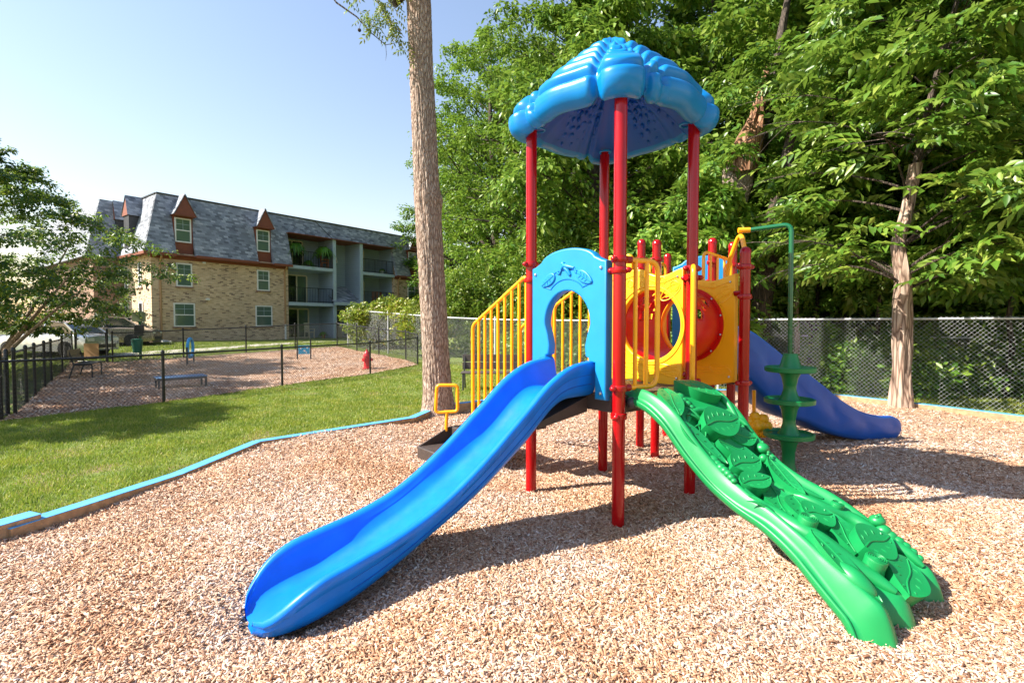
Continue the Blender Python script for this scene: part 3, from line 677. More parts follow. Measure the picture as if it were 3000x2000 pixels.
T_LOC = pinnate(5, .085, .036, .055, .3); T_LOCB = cluster(9, .15, .075, .17, 5)
T_ASH = pinnate(3, .175, .075, .095, .28); T_ASHN = pinnate(3, .185, .080, .10, .22, 52)
T_ASHC = cluster(9, .19, .095, .20, 15); T_DEN = cluster(10, .17, .09, .22, 3); T_SHR = cluster(9, .10, .05, .12, 8); T_CHE = cluster(8, .085, .045, .10, 9); T_VIN = cluster(7, .10, .07, .12, 12)
def tree_proto(name, crown_mat, bark, label, cat, tm, smin, smax, loc, rz, group=None, seed=1, crown='crown', cut=None, **kw):
    wood, P, D, U, r = grow(seed, **kw)
    if cut: k = cut(P); P, D, U = P[k], D[k], U[k]
    t = thing(name, label, cat, loc, rz, group)
    wood.build('trunk', bark, t, world=False, ang=60)
    link(crown, leaves(crown, tm, P, D, U, smin, smax, seed), crown_mat, t); return t
def dup(src, loc, rz, sc=1.0, label=None, zs=None):
    c = src.copy(); C.collection.objects.link(c); c.location = loc; c.rotation_euler = (0, 0, rz); c.scale = (sc, sc, zs or sc)
    if label: c['label'] = label
    for ch in src.children:
        d = ch.copy(); C.collection.objects.link(d); d.parent = c
    return c
# two tall locusts right of the building
loc1 = tree_proto('locust_tree', L_LOCUST, M_BARKD, 'tall feathery locust tree rising behind the right end of the apartment block', 'tree', T_LOCB, .9, 1.5, (-.8, 30.0, .6), .3, 'tall trees of the wood edge', seed=21, cut=lambda P: ~((P[:, 0] * math.cos(.3) - P[:, 1] * math.sin(.3) < -3.9) & (P[:, 2] < 9.3)),
    height=18.0, rad=5.6, base=2.4, trunk_r=.34, limbs=64, twigs=13, sprays=7, droop=.3, rise=.5, sub=1.0)
dup(loc1, (3.2, 24.5, .2), 2.2, 1.15, 'taller feathery locust tree standing behind the blue canopy roof')
ash1 = tree_proto('ash_tree', L_ASH, M_BARKD, 'broad leafy tree behind the yellow tunnel panels and red posts', 'tree', T_ASHC, 1.0, 1.7, (3.4, 20.0, 0), 1.0, 'tall trees of the wood edge', seed=33,
    height=14.5, rad=4.2, base=1.5, trunk_r=.26, limbs=60, twigs=12, sprays=7, droop=.35, rise=.45, clump=1.6)
dup(ash1, (10.2, 16.0, 0), 3.1, 1.08, 'broad leafy tree behind the chain link fence, right of the spiral climber')
dup(ash1, (14.6, 12.2, 0), 5.0, 1.0, 'shaded leafy tree at the right edge of the photo beyond the fence')
# the near tree at the fence, with a bare battered trunk
rt_path = [(0, 0, -.2), (-.02, 0, .8), (-.02, 0, 1.9), (.0, .02, 2.6), (-.10, .05, 3.3), (.10, .1, 4.0), (.26, .1, 4.9), (.42, .1, 5.8), (.70, .1, 7.0), (1.05, .1, 8.4), (1.3, .1, 10.5)]
wood, P, D, U, r = grow(44, 10.8, 3.5, 2.5, .12, 44, 12, 9, path=rt_path, droop=.4, rise=.3, tilt=.85, clump=2.0)
k_ = P[:, 0] > -1.5 - .25 * np.sin(P[:, 2] * 2.1); P, D, U = P[k_], D[k_], U[k_]
rt = thing('fence_tree', 'leafy tree with a stripped pale trunk between the blue kerb and silver fence', 'tree', (7.85, 10.17, 0), 0)
wood.build('branch', M_BARKD, rt, world=False, ang=60)
link('crown', leaves('crown', T_ASHN, P, D, U, 1.0, 1.55, 4), L_ASH, rt)
def knobbly(path, rad, n=28, m=40, amp=.12, seed=0):
    path = [Vector(p) for p in path]; L = [0]
    for a, b in zip(path, path[1:]): L.append(L[-1] + (b - a).length)
    rows = []
    for i in range(m + 1):
        s = L[-1] * i / m; c = V(*[interp(s, L, [p[k] for p in path]) for k in range(3)]); R = interp(s, L, rad)
        row = []
        for k in range(n):
            a = 2 * math.pi * k / n; q = V(math.cos(a) * 1.6, math.sin(a) * 1.6, c.z * .8 + seed)
            q2 = V(math.cos(a) * 5, math.sin(a) * 5, c.z * 1.2 + seed)
            f = 1 + amp * noise.noise(q) * 2 + amp * .8 * noise.noise(q2); row.append(c + V(math.cos(a), math.sin(a), 0) * R * f)
        rows.append(row)
    return MB().grid(rows, closed_u=True)
knobbly(rt_path[:7], [.20, .165, .155, .14, .125, .11, .10], amp=.20, seed=3).build('trunk', M_BARKP, rt, world=False, ang=70)
# the broken snag and the dark leaning trunk
sg = thing('dead_snag', 'broken grey snag with torn orange heartwood among the leaves right of the canopy', 'tree', (6.2, 14.6, 0), 0)
knobbly([(0, 0, -.2), (.05, 0, 3.0), (.15, 0, 5.3), (.25, 0, 6.1)], [.42, .38, .36, .42], amp=.15, seed=9).build('trunk', M_BARK, sg, world=False, ang=70)
knobbly([(.2, -.12, 5.9), (.42, -.15, 6.7), (.72, -.12, 7.7), (1.05, 0, 9.0)], [.42, .33, .17, .08], amp=.32, seed=14).build('broken_stem', M_SNAG, sg, world=False, ang=70)
knobbly([(.35, .1, 5.9), (.9, .1, 6.7), (1.15, .15, 7.8), (1.5, .3, 9.6), (1.9, .3, 12)], [.22, .19, .16, .13, .06], amp=.15, seed=19).build('live_stem', M_BARKD, sg, world=False, ang=70)
und = tree_proto('understory_tree', L_ASH, M_BARKD, 'small leafy tree hiding the lower part of the dead snag behind the second deck', 'tree', T_ASHC, .8, 1.3, (5.35, 13.6, 0), 0, seed=91, height=5.6, rad=1.5, base=1.2, trunk_r=.06, limbs=26, twigs=8, sprays=7, droop=.35)
dup(und, (6.9, 15.6, 0), 2.4, 1.15, 'small leafy tree behind the leaning dark trunk')
lt = thing('leaning_trunk', 'thick dark leaning tree trunk behind the yellow arch and green bar', 'tree', (6.45, 13.4, 0), 0)
knobbly([(0, 0, -.2), (.12, 0, 2.2), (.38, 0, 4.2), (.75, .1, 5.6), (1.4, .3, 8.5)], [.30, .27, .24, .19, .1], amp=.10, seed=29).build('trunk', M_BARKD, lt, world=False, ang=70)
wl, P, D, U, r = grow(52, 9.5, 2.6, 4.6, .1, 14, 9, 7, path=[(0, 0, 0), (.12, 0, 2.2), (.38, 0, 4.2), (.75, .1, 5.6), (1.4, .3, 8.5)], droop=.5)
link('crown', leaves('crown', T_ASH, P, D, U, 1.0, 1.5, 9), L_DENSE, lt)
# dense wood behind: one mass
def wood_mass():
    w1, P, D, U, r = grow(61, 17, 4.6, .6, .3, 46, 11, 6, droop=.35, rise=.4)
    lv, lf = place(T_DEN, P, D, U, np.random.default_rng(2).uniform(1.2, 2.1, len(P)))
    wv = np.array(w1.v); wf = [f for f in w1.f if len(f) == 4]
    spots = [(8.5, 22, 1.0), (13, 20, 1.05), (17.5, 15.5, 1.0), (12.5, 26, 1.2), (20, 21, 1.2), (4.5, 31, 1.15), (9, 33, 1.2), (16.5, 30, 1.3), (21, 11, 1.05), (0, 37, 1.1), (-5, 42, 1.0), (25, 28, 1.4), (18.2, 8.6, .95)]
    AV = []; AF = []; BV = []; BF = []; nb = 0; na = 0
    for i, (x, y, s) in enumerate(spots):
        a = i * 1.9; Rm = np.array([[math.cos(a), -math.sin(a), 0], [math.sin(a), math.cos(a), 0], [0, 0, 1]]) * s
        AV.append(lv @ Rm.T + (x, y, 0)); AF.append(lf + na); na += len(lv)
        BV.append(wv @ Rm.T + (x, y, 0)); BF.append(np.array(wf) + nb); nb += len(wv)
    tag(link('woodland_foliage', np_mesh('woodland_foliage', np.concatenate(AV), np.concatenate(AF)), L_DENSE), kind='stuff')
    tag(link('woodland_stems', np_mesh('woodland_stems', np.concatenate(BV), np.concatenate(BF), True), M_BARKD), kind='stuff')
wood_mass()
# thin stems and creepers behind the fence
def stem(x, y, h, lean, r0, label, seed, mat=M_BARKD):
    r = random.Random(seed); pts = [V(x + lean * z / h + r.uniform(-.05, .05), y + r.uniform(-.05, .05), z) for z in np.linspace(-.1, h, 9)]
    t = thing('sapling', label, 'tree', (x, y, 0), 0, 'thin stems behind the chain link fence')
    MB().tube(pts, [r0 * (1 - .6 * k / 8) for k in range(9)], 7).build('trunk', mat, t, ang=60)
    n = 150; g = np.random.default_rng(seed); zz = g.uniform(h * .45, h, n); P = np.stack([x + lean * zz / h + g.normal(0, .45, n), y + g.normal(0, .45, n), zz], -1)
    D = g.normal(0, 1, (n, 3)); D[:, 2] -= .3; U = g.normal(0, .5, (n, 3)); U[:, 2] += 1
    v, f = place(T_ASH, P, D, U, g.uniform(.7, 1.1, n)); link('crown', np_mesh('crown', v, f), L_ASH, t, world=True)
stem(9.0, 12.6, 4.5, .25, .07, 'slim dark trunk leaning right just behind the pale fence tree', 1)
stem(7.5, 13.3, 4.2, -.1, .08, 'slim pale trunk behind the green bar of the spiral climber', 2, M_BARK)
stem(11.2, 11.4, 5.0, .1, .07, 'slim upright trunk right of the pale fence tree', 3)
stem(8.3, 14.2, 4.6, .4, .06, 'slim crooked stem left of the pale fence tree trunk', 4)
# undergrowth: mass of leaves along the far side of the fence
def mass(name, mat, tm, pts, smin, smax, seed, kind='stuff', U0=.8, label=None, cat=None):
    g = np.random.default_rng(seed); P = []
    for (x, y, z, rx, ry, rz, n) in pts:
        q = g.normal(0, 1, (n, 3)); q /= np.linalg.norm(q, axis=1)[:, None]; q *= (g.uniform(.35, 1, n) ** .5)[:, None]; lump = 1 + .22 * np.sin(q[:, 0] * 5 + seed) * np.cos(q[:, 1] * 4 + q[:, 2] * 5)
        P.append(q * lump[:, None] * (rx, ry, rz) + (x, y, z))
    P = np.concatenate(P); P = P[P[:, 2] > gz(P[:, 0], P[:, 1]) + .03]; n = len(P); D = g.normal(0, 1, (n, 3)); D[:, 2] -= .2; U = g.normal(0, U0, (n, 3)); U[:, 2] += 1
    v, f = place(tm, P, D, U, g.uniform(smin, smax, n)); return np_mesh(name, v, f)
ug = []
g = np.random.default_rng(77)
for i in range(46):
    t = i / 45; k = t * (len(FENCE_LINE) - 1); a = int(min(k, len(FENCE_LINE) - 2)); u = k - a
    x = FENCE_LINE[a][0] * (1 - u) + FENCE_LINE[a + 1][0] * u; y = FENCE_LINE[a][1] * (1 - u) + FENCE_LINE[a + 1][1] * u
    if t < .17: continue
    o = g.uniform(1.3, 3.6); h = g.uniform(.5, 1.2); ug.append((x + o * .72, y + o * .75, h * .6, 1.0, 1.0, h, 130))
    if i % 2: o = g.uniform(4, 7); ug.append((x + o * .72, y + o * .75, 1.0, 1.6, 1.6, 1.5, 170))
tag(link('undergrowth', mass('undergrowth', L_DENSE, T_DEN, ug, .7, 1.2, 5), L_DENSE), kind='stuff')
def bush(name, label, cat, loc, blobs, mat, tm, smin, smax, seed, stemh=.6, group=None):
    t = thing(name, label, cat, loc, 0, group)
    link('foliage', mass('foliage', mat, tm, [(loc[0] + b[0], loc[1] + b[1], loc[2] + b[2], *b[3:]) for b in blobs], smin, smax, seed), mat, t, world=True)
    m = MB()
    for k in range(4):
        a = k * 1.7; m.tube([V(*loc) + V(.05 * math.cos(a), .05 * math.sin(a), -.05), V(*loc) + V(.35 * math.cos(a), .35 * math.sin(a), stemh)], [.035, .012], 5)
    m.build('stems', M_BARKD, t, ang=60); return t
bush('tall_shrub', 'tall pale green shrub over the fence between the brown trunk and the yellow stair rail', 'shrub', (-1.3, 22.5, .3), [(0, 0, 1.6, 2.0, 1.5, 1.9, 900), (1.3, -.3, 3.2, 1.5, 1.3, 2.0, 700), (-.9, .2, 2.8, 1.1, 1.1, 1.2, 400), (2.2, .2, 1.8, 1.6, 1.4, 2.0, 600)], L_SHRUB, T_SHR, 1.1, 1.9, 3, 1.2)
bush('tall_shrub', 'bright green shrub mass behind the red posts and blue arch panel', 'shrub', (2.6, 18.4, .1), [(0, 0, 1.8, 2.0, 1.4, 2.2, 1000), (.6, .3, 4.2, 1.6, 1.4, 2.2, 800), (-1.5, 1.0, 3.0, 1.5, 1.4, 1.9, 700), (1.6, -.6, 2.6, 1.4, 1.1, 1.9, 700)], L_SHRUB, T_SHR, 1.0, 1.7, 4, 1.2)
bush('creeper', 'yellow green creeper sprawling over the top rail of the chain link fence corner', 'vine', (-6.3, 24.2, .45), [(0, 0, 1.7, 1.7, .5, .55, 620), (1.7, -1.4, 1.75, 1.3, .6, .5, 420), (-1.3, 1.0, 1.3, .8, .4, .9, 260), (-.9, .6, .6, .6, .35, .7, 160), (.6, -.6, 2.1, .7, .4, .45, 170), (2.6, -2.5, 1.2, 1.4, .7, 1.1, 500), (.2, .2, .7, 1.4, .6, .8, 330)], L_VINE, T_VIN, .8, 1.5, 6, 1.3)
bush('yew_bush', 'dark green clipped yew bush at the left corner of the brick end wall', 'shrub', (-21.6, 27.2, .62), [(0, 0, .75, 1.1, .9, .85, 900), (1.3, -.3, .6, .9, .8, .7, 600), (-1.1, .3, .55, .9, .8, .65, 550)], L_YEW, T_SHR, .7, 1.2, 7, .4)
bush('flowering_shrub', 'orange tinted shrub beyond the silver car and the small tree', 'shrub', (-26.0, 29.0, .62), [(0, 0, .8, 1.3, 1.0, 1.0, 800), (-1.6, .5, .7, 1.1, .9, .9, 500)], L_ORANGE, T_SHR, .8, 1.4, 8, .4)
bush('round_shrub', 'pale green round shrub between the orange shrub and the dark yew', 'shrub', (-23.6, 28.2, .62), [(0, 0, .6, .9, .8, .7, 600)], L_SHRUB, T_SHR, .7, 1.2, 9, .4)
bush('weed_clump', 'low green weed clump at the foot of the chain link fence far right', 'plant', (10.4, 9.3, 0), [(0, 0, .2, .35, .3, .3, 90)], L_SHRUB, T_SHR, .6, 1.0, 10, .15)
bush('weed_clump', 'low green weed clump at the fence foot behind the spiral climber', 'plant', (6.3, 12.9, 0), [(0, 0, .25, .5, .35, .4, 130)], L_SHRUB, T_SHR, .6, 1.0, 11, .15)
# the small many stemmed tree at the left
st = thing('small_tree', 'small many stemmed tree leaning over the dog run at the left edge', 'tree', (-17.2, 16.4, 0), 0)
m = MB()
for a, b, c, r0 in [((.0, 0, -.2), (-.9, .3, 1.6), (-1.8, .2, 4.2), .16), ((.1, 0, -.2), (.9, -.1, 1.0), (2.9, 0, 3.2), .13), ((.05, .1, -.2), (.2, .2, 1.6), (.5, .2, 4.8), .12), ((0, -.1, -.2), (1.2, -.4, .9), (3.6, -.6, 2.6), .10), ((0, 0, .2), (-.3, -.6, 1.5), (-.7, -1.6, 3.8), .10), ((.1, 0, .1), (1.0, .5, 1.7), (1.9, 1.2, 4.4), .09)]:
    a, b, c = V(*a), V(*b), V(*c); m.tube([a.lerp(b, s / 8).lerp(b.lerp(c, s / 8), s / 8) for s in range(9)], [r0 * (1 - .8 * s / 8) for s in range(9)], 7)
m.build('trunk', M_BARK, st, world=False, ang=60)
w2, P, D, U, r = grow(71, 8.0, 4.7, 1.5, .05, 60, 12, 10, narrow_top=.45, droop=.35, rise=.35, tilt=.45, path=[(.2, 0, .8), (.1, 0, 2), (.0, 0, 4), (-.4, 0, 6.2)], shape=.8)
w2.build('limbs', M_BARK, st, world=False, ang=60); link('crown', leaves('crown', T_CHE, P, D, U, 1.1, 1.8, 8), L_CHERRY, st)
# tree whose shade falls on the near lawn (mostly outside the photo)
sh = tree_proto('lawn_tree', L_CHERRY, M_BARK, 'leafy tree on the lawn left of the dog run corner', 'tree', T_CHE, 1.6, 2.4, (-15.6, 7.4, 0), 0, seed=81, height=9.0, rad=2.7, base=4.4, trunk_r=.16, limbs=34, twigs=9, sprays=6)
dup(sh, (-18.6, 11.3, 0), 2.0, 1.12, 'leafy tree beside the parking lot left of the dog run')
# tall tree in the middle: bark trunk, cut stub, a branch hanging into the picture
TT = (-1.46, 9.66, 0)
tt = thing('tall_tree', 'tall straight tree with furrowed grey brown bark and a sawn branch stub beside the bed', 'tree', TT, 0)
def bark_trunk():
    rows = []; n = 150; m = 420
    zs = [-.2, 0, .12, .4, 1.0, 2.5, 3.9, 4.05, 4.3, 6.5, 7.6, 8.2, 9.5, 11.5]; rs = [.46, .36, .305, .265, .242, .232, .228, .243, .222, .206, .208, .216, .19, .15]
    xs = [.045, .045, .04, .03, .01, -.06, -.13, -.135, -.15, -.24, -.275, -.29, -.33, -.40]
    for i in range(m + 1):
        z = -.2 + 11.7 * i / m; R = interp(z, zs, rs); cx = interp(z, zs, xs); row = []
        for k in range(n):
            a = 2 * math.pi * k / n
            q = V(math.cos(a) * 5.5, math.sin(a) * 5.5, z * 1.4); q2 = V(math.cos(a) * 12, math.sin(a) * 12, z * 4.5 + 9)
            rid = 1.6 - abs(noise.noise(q)) * 4; rid2 = 1 - abs(noise.noise(q2)) * 2
            fl = 1 + .10 * math.sin(3 * a + 1) * math.exp(-max(z, 0) / .25); kn = .03 * math.exp(-((z - 4.0) / .16) ** 2 - ((a - .2) / .35) ** 2)
            row.append((cx + (R * fl + kn + .008 * rid + .009 * rid2) * math.cos(a), (R * fl + .008 * rid + .009 * rid2) * math.sin(a), z))
        rows.append(row)
    return MB().grid(rows, closed_u=True)
bark_trunk().build('trunk', M_BARK, tt, world=False, ang=80)
m = MB(); m.tube([(-.30, 0, 8.05), (-.52, -.05, 7.92), (-.66, -.06, 7.74), (-.76, -.07, 7.63)], [.20, .135, .115, .105], 14); m.build('branch_stub', M_BARKD, tt, world=False, ang=50)
def at(px, py, Y):
    c_, s_ = math.cos(PITCH), math.sin(PITCH); u = (1000 - py) / FOC; d = V((px - 1500) / FOC, c_ + s_ * u, -s_ + c_ * u); t = Y / d.y
    return V(0, 0, EYE) + d * t
def tl(px, py, Y=9.3): return at(px, py, Y) - V(*TT)
m = MB(); br = [V(-.45, 0, 9.6), V(-1.4, -.2, 9.9), tl(940, -60), tl(985, 8), tl(1045, 50), tl(1085, 95), tl(1130, 132)]
m.tube(br, [.07, .04, .022, .016, .013, .010, .006], 6); m.tube([tl(1130, 132), tl(1165, 125), tl(1195, 155)], [.006, .005, .002], 5); m.tube([tl(1130, 132), tl(1132, 160), tl(1130, 178)], [.005, .004, .002], 5)
m.tube([tl(1050, 52), tl(1058, 68), tl(1053, 82)], .004, 5); m.tube([V(-.45, 0, 9.4), V(-.9, 0, 9.3), tl(1100, -10), tl(1120, 30), tl(1150, 70), tl(1185, 110)], [.04, .03, .012, .010, .006, .003], 5)
m.ball(tl(1053, 89), .032); m.build('branch', M_BARKD, tt, world=False, ang=60)
g = np.random.default_rng(5); P = []; D = []; U = []
for cx, cy, n, sx, sy in [(1085, 45, 15, 22, 14), (1125, 25, 18, 22, 20), (1150, 65, 14, 16, 14), (1165, 100, 6, 8, 12), (1095, 75, 5, 10, 6), (1110, 5, 12, 28, 14), (1185, 115, 3, 5, 5), (1030, -5, 6, 16, 10), (1190, 150, 2, 4, 4), (1080, -60, 20, 60, 30), (1160, -50, 18, 40, 30)]:
    for k in range(n):
        P.append(tuple(tl(cx + g.normal(0, sx * .7), cy + g.normal(0, sy * .7), 9.3 + g.normal(0, .15)))); D.append((g.normal(0, 1), g.normal(0, 1), -.6)); U.append((g.normal(0, .6), g.normal(0, .6), 1))
L_WAL = leafmat('walnut_leaf', [(.05, .10, .012), (.11, .16, .02), (.22, .24, .03), (.34, .27, .04)], .45)
v, f = place(pinnate(4, .085, .03, .05, .5), P, D, U, g.uniform(.7, 1.15, len(P))); link('crown', np_mesh('crown', v, f), L_WAL, tt)
# ferns, pots and chairs on the balconies
def bl(x, y, z): # building local to world
    c_, s_ = math.cos(BROT), math.sin(BROT); return (B0[0] + c_ * x - s_ * y, B0[1] + s_ * x + c_ * y, B0[2] + z)
def fern_mesh(n, R, seed, mb=None):
    g = random.Random(seed); v = []; f = []
    for i in range(n):
        a = g.uniform(0, 6.28); L = R * g.uniform(.6, 1.1); e = g.uniform(.1, 1.1); pv = None; b = len(v); W = R * .07
        for k in range(5):
            t = k / 4; x = L * t * math.cos(e); z = L * (t * math.sin(e) - 1.05 * t * t); w_ = W * (1 - t * .85)
            v += [(x * math.cos(a) - w_ * math.sin(a), x * math.sin(a) + w_ * math.cos(a), z), (x * math.cos(a) + w_ * math.sin(a), x * math.sin(a) - w_ * math.cos(a), z)]
        for k in range(4): q = b + 2 * k; f.append((q, q + 1, q + 3, q + 2))
    return np_mesh('fronds', v, f)
for i, (x, lab) in enumerate([(8.55, 'left hanging fern basket under the top balcony ceiling'), (10.65, 'right hanging fern basket under the top balcony ceiling')]):
    p = bl(x, .15, 6.35); t = thing('hanging_fern', lab, 'plant', p, 0, 'ferns hanging on the top balcony'); link('fronds', fern_mesh(170, .95, i), L_FERN, t)
    MB().lathe([(.10, -.16), (.17, 0), (.16, .01)], n=12).build('basket', M_TERRA, t, world=False); m = MB()
    for k in range(3): m.tube([(.15 * math.cos(k * 2.1), .15 * math.sin(k * 2.1), 0), (0, 0, .65)], .006, 4)
    m.build('wires', M_DARK, t, world=False)
def pot(x, y, z, R, lab, seed, mat=M_TERRA):
    p = bl(x, y, z); t = thing('potted_plant', lab, 'plant', p, 0, 'potted plants on the balconies'); MB().lathe([(.11, 0), (.15, .26), (.165, .26), (.165, .30), (.14, .30)], n=14).build('pot', mat, t, world=False)
    me = fern_mesh(90, R, seed); o = link('foliage', me, L_FERN, t); o.location = (0, 0, .38)
pot(9.6, .45, 5.0, .65, 'bushy potted plant behind the top left balcony railing', 4); pot(16.0, .4, 5.0, .42, 'small potted plant in white pot behind the top right balcony railing', 5, M_WHITE); pot(10.75, .5, .0, .5, 'flowering potted plant on the ground floor patio beside the sliding door', 6)
def patio_chair(x, y, z, rz, lab, mat):
    t = thing('patio_chair', lab, 'chair', bl(x, y, z), BROT + rz, 'chairs on the balconies'); m = MB()
    m.box((0, 0, .44), (.5, .48, .05)); m.build('seat', mat, t, world=False); m = MB()
    for k in range(5): m.box((-.2 + k * .1, .24, .78), (.07, .03, .62))
    m.box((0, .24, 1.08), (.52, .04, .07)); m.build('backrest', mat, t, world=False)
    for sx in (-1, 1):
        for sy in (-1, 1): m = MB(); m.box((sx * .23, sy * .21, .21), (.05, .05, .42)); m.build('leg', mat, t, world=False)
        m = MB(); m.box((sx * .26, 0, .66), (.06, .5, .04)); m.box((sx * .26, -.21, .54), (.04, .04, .2)); m.build('armrest', mat, t, world=False)
patio_chair(10.95, .55, 5.0, 1.2, 'brown wooden chair on the top left balcony', M_TERRA); patio_chair(15.5, .6, 2.5, -.5, 'red brown chair on the middle right balcony, nearer the door', M_TERRA); patio_chair(16.3, .6, 2.5, .6, 'red brown chair on the middle right balcony, nearer the brick', M_TERRA); patio_chair(9.9, .9, 0, .3, 'pale chair on the ground floor patio', M_CREAM)

# ---------------------------------------------------------------- chain link fences
def chain(segs, z0, z1, cell, r, zf=gz):
    """diamond wire mesh over a list of (p, q) ground segments, as three sided wires"""
    A = []; B = []; slope = 1.0
    for p, q in segs:
        p = np.array(p[:2], float); q = np.array(q[:2], float); L = np.linalg.norm(q - p); h = z1 - z0
        k = np.arange(-h, L, cell)
        for sgn in (1, -1):
            ta = np.clip(k, 0, L); tb = np.clip(k + h, 0, L); za = z0 + (ta - k); zb = z0 + (tb - k)
            if sgn < 0: za, zb = z0 + z1 - za, z0 + z1 - zb
            ok = tb - ta > .01
            pa = p + (q - p) * (ta / L)[:, None]; pb = p + (q - p) * (tb / L)[:, None]
            A.append(np.concatenate([pa, (za + zf(pa[:, 0], pa[:, 1]))[:, None]], 1)[ok]); B.append(np.concatenate([pb, (zb + zf(pb[:, 0], pb[:, 1]))[:, None]], 1)[ok])
    A = np.concatenate(A); B = np.concatenate(B); d = B - A; d /= np.linalg.norm(d, axis=1)[:, None]
    n1 = np.cross(d, (0, 0, 1.0)); n1 /= np.linalg.norm(n1, axis=1)[:, None]; n2 = np.cross(d, n1); v = []
    for E_ in (A, B):
        for k in range(3):
            a = k * 2.0944; v.append(E_ + r * (math.cos(a) * n1 + math.sin(a) * n2))
    v = np.stack(v, 1); N = len(A); f = np.array([(0, 1, 4, 3), (1, 2, 5, 4), (2, 0, 3, 5)])
    return np_mesh('mesh', v.reshape(-1, 3), (f[None] + (np.arange(N) * 6)[:, None, None]).reshape(-1, 4))
def P3(p, z): return V(p[0], p[1], float(gz(p[0], p[1])) + z)
def fence(name, label, line, posts, h, mat, cell, rw, rp, rr, over=0.0, mid=False, cat='fence', top=True):
    t = thing(name, label, cat, (line[0][0], line[0][1], 0))
    segs = list(zip(line, line[1:]))
    sub = []
    for p, q in segs:
        L = math.dist(p, q); n = max(1, int(L / 2)); 
        for k in range(n): sub.append((tuple(p[i] + (q[i] - p[i]) * k / n for i in (0, 1)), tuple(p[i] + (q[i] - p[i]) * (k + 1) / n for i in (0, 1))))
    link('wire_mesh', chain(sub, .02, h + over, cell, rw), mat, t, world=True)
    def rail(z):
        m = MB(); pts = [P3(sub[0][0], z)] + [P3(b, z) for a, b in sub]; m.tube(pts, rr, 8); m.build('rail', mat, t, ang=60)
    if top: rail(h)
    if mid: rail(h * .5)
    m = MB(); m.lathe([(rp, -.15), (rp, h + .03), (rp * 1.25, h + .035), (rp * 1.25, h + .06), (rp * .6, h + .10)], n=10); me = m.mesh('post', 50)
    for p in posts:
        o = link('post', me, mat, t); o.location = (p[0] - line[0][0], p[1] - line[0][1], float(gz(p[0], p[1])))
    return t
fence('chain_link_fence', 'tall silver chain link fence along the edge of the wood behind the playground', FENCE_LINE, [(-8.2, 25.3), (-5.5, 22.5), (-2.66, 19.67), (-.6, 18.0), (1.4, 16.35), (3.3, 14.78), (5.35, 13.1), (8.06, 10.55), (10.9, 8.49), (13.5, 6.6)], 1.80, M_GALV, .085, .0021, .034, .022, .045)
fence('far_chain_link_fence', 'lower second silver fence inside the shade behind the pale tree trunk', [(3.2, 17.8), (7.5, 14.9), (11.4, 11.9)], [(3.2, 17.8), (7.55, 14.85), (11.4, 11.9)], 1.36, M_GALV, .085, .0018, .03, .02)
bf = 1.04
fence('dog_run_fence', 'front black chain link fence between the lawn and the dog run mulch', [(-8.95, 8.72), (-7.48, 10.83), (-6.29, 13.82), (-4.77, 17.0), (-3.6, 19.3)], [(-8.95, 8.72), (-7.48, 10.83), (-6.29, 13.82), (-4.77, 17.0), (-3.6, 19.3)], bf, M_BLACKM, .075, .0030, .03, .021, .03)
fence('dog_run_fence', 'left black chain link fence receding past the small tree and bench', [(-9.31, 9.44), (-11.21, 11.86), (-13.66, 14.98), (-17.34, 19.94)], [(-9.31, 9.44), (-10.2, 10.6), (-11.21, 11.86), (-12.4, 13.4), (-13.66, 14.98), (-15.3, 17.2), (-17.34, 19.94)], 1.16, M_BLACKM, .09, .0022, .03, .021, .03)
fence('dog_run_fence', 'rear black chain link fence in front of the brick building, right of the gate', [(-15.75, 19.94), (-11.86, 22.57), (-10.22, 23.86), (-8.63, 24.98), (-7.16, 23.36), (-5.77, 21.93), (-4.32, 20.58), (-3.6, 19.3)], [(-15.75, 19.94), (-13.8, 21.25), (-11.86, 22.57), (-10.22, 23.86), (-8.63, 24.98), (-7.16, 23.36), (-5.77, 21.93), (-4.32, 20.58)], 1.16, M_BLACKM, .07, .0024, .03, .021, .03)
def gate(a, b, h, label, board=False):
    t = thing('fence_gate', label, 'gate', (a[0], a[1], 0)); a3, b3 = V(a[0], a[1], float(gz(*a))), V(b[0], b[1], float(gz(*b))); d = (b3 - a3); L = d.length; d.normalize()
    m = MB(); m.tube([a3 + d * .06 + V(0, 0, .06), a3 + d * .06 + V(0, 0, h), b3 - d * .06 + V(0, 0, h), b3 - d * .06 + V(0, 0, .06)], .022, 8, closed=True); m.build('gate_frame', M_BLACKM, t, ang=60)
    link('wire_mesh', chain([(tuple((a3 + d * .08)[:2]), tuple((b3 - d * .08)[:2]))], .08, h - .02, .07, .0026), M_BLACKM, t, world=True)
    for p in (a3, b3): m = MB(); m.lathe([(.035, -.1), (.035, h + .12), (.02, h + .16)], tuple(p), 10); m.build('gate_post', M_BLACKM, t, ang=50)
    for s, z in ((.06, .3), (.06, h - .25), (L - .06, h * .55)):
        m = MB(); m.box(tuple(a3 + d * s + V(0, 0, z)), (.09, .05, .05), rz=math.atan2(d.y, d.x)); m.build('hinge', M_BLACKM, t)
    if board:
        c = (a3 + b3) / 2 + V(.03, -.04, .47); m = MB(); m.box(tuple(c), (.58, .02, .58), rz=math.atan2(d.y, d.x)); m.build('sign_board', M_TAN, t)
gate((-17.2, 19.94), (-15.95, 19.94), 1.18, 'black wire gate with a square tan board at the back of the dog run', True)
gate((-9.31, 9.30), (-8.98, 8.85), 1.08, 'narrow black gate in the near left corner of the dog run')

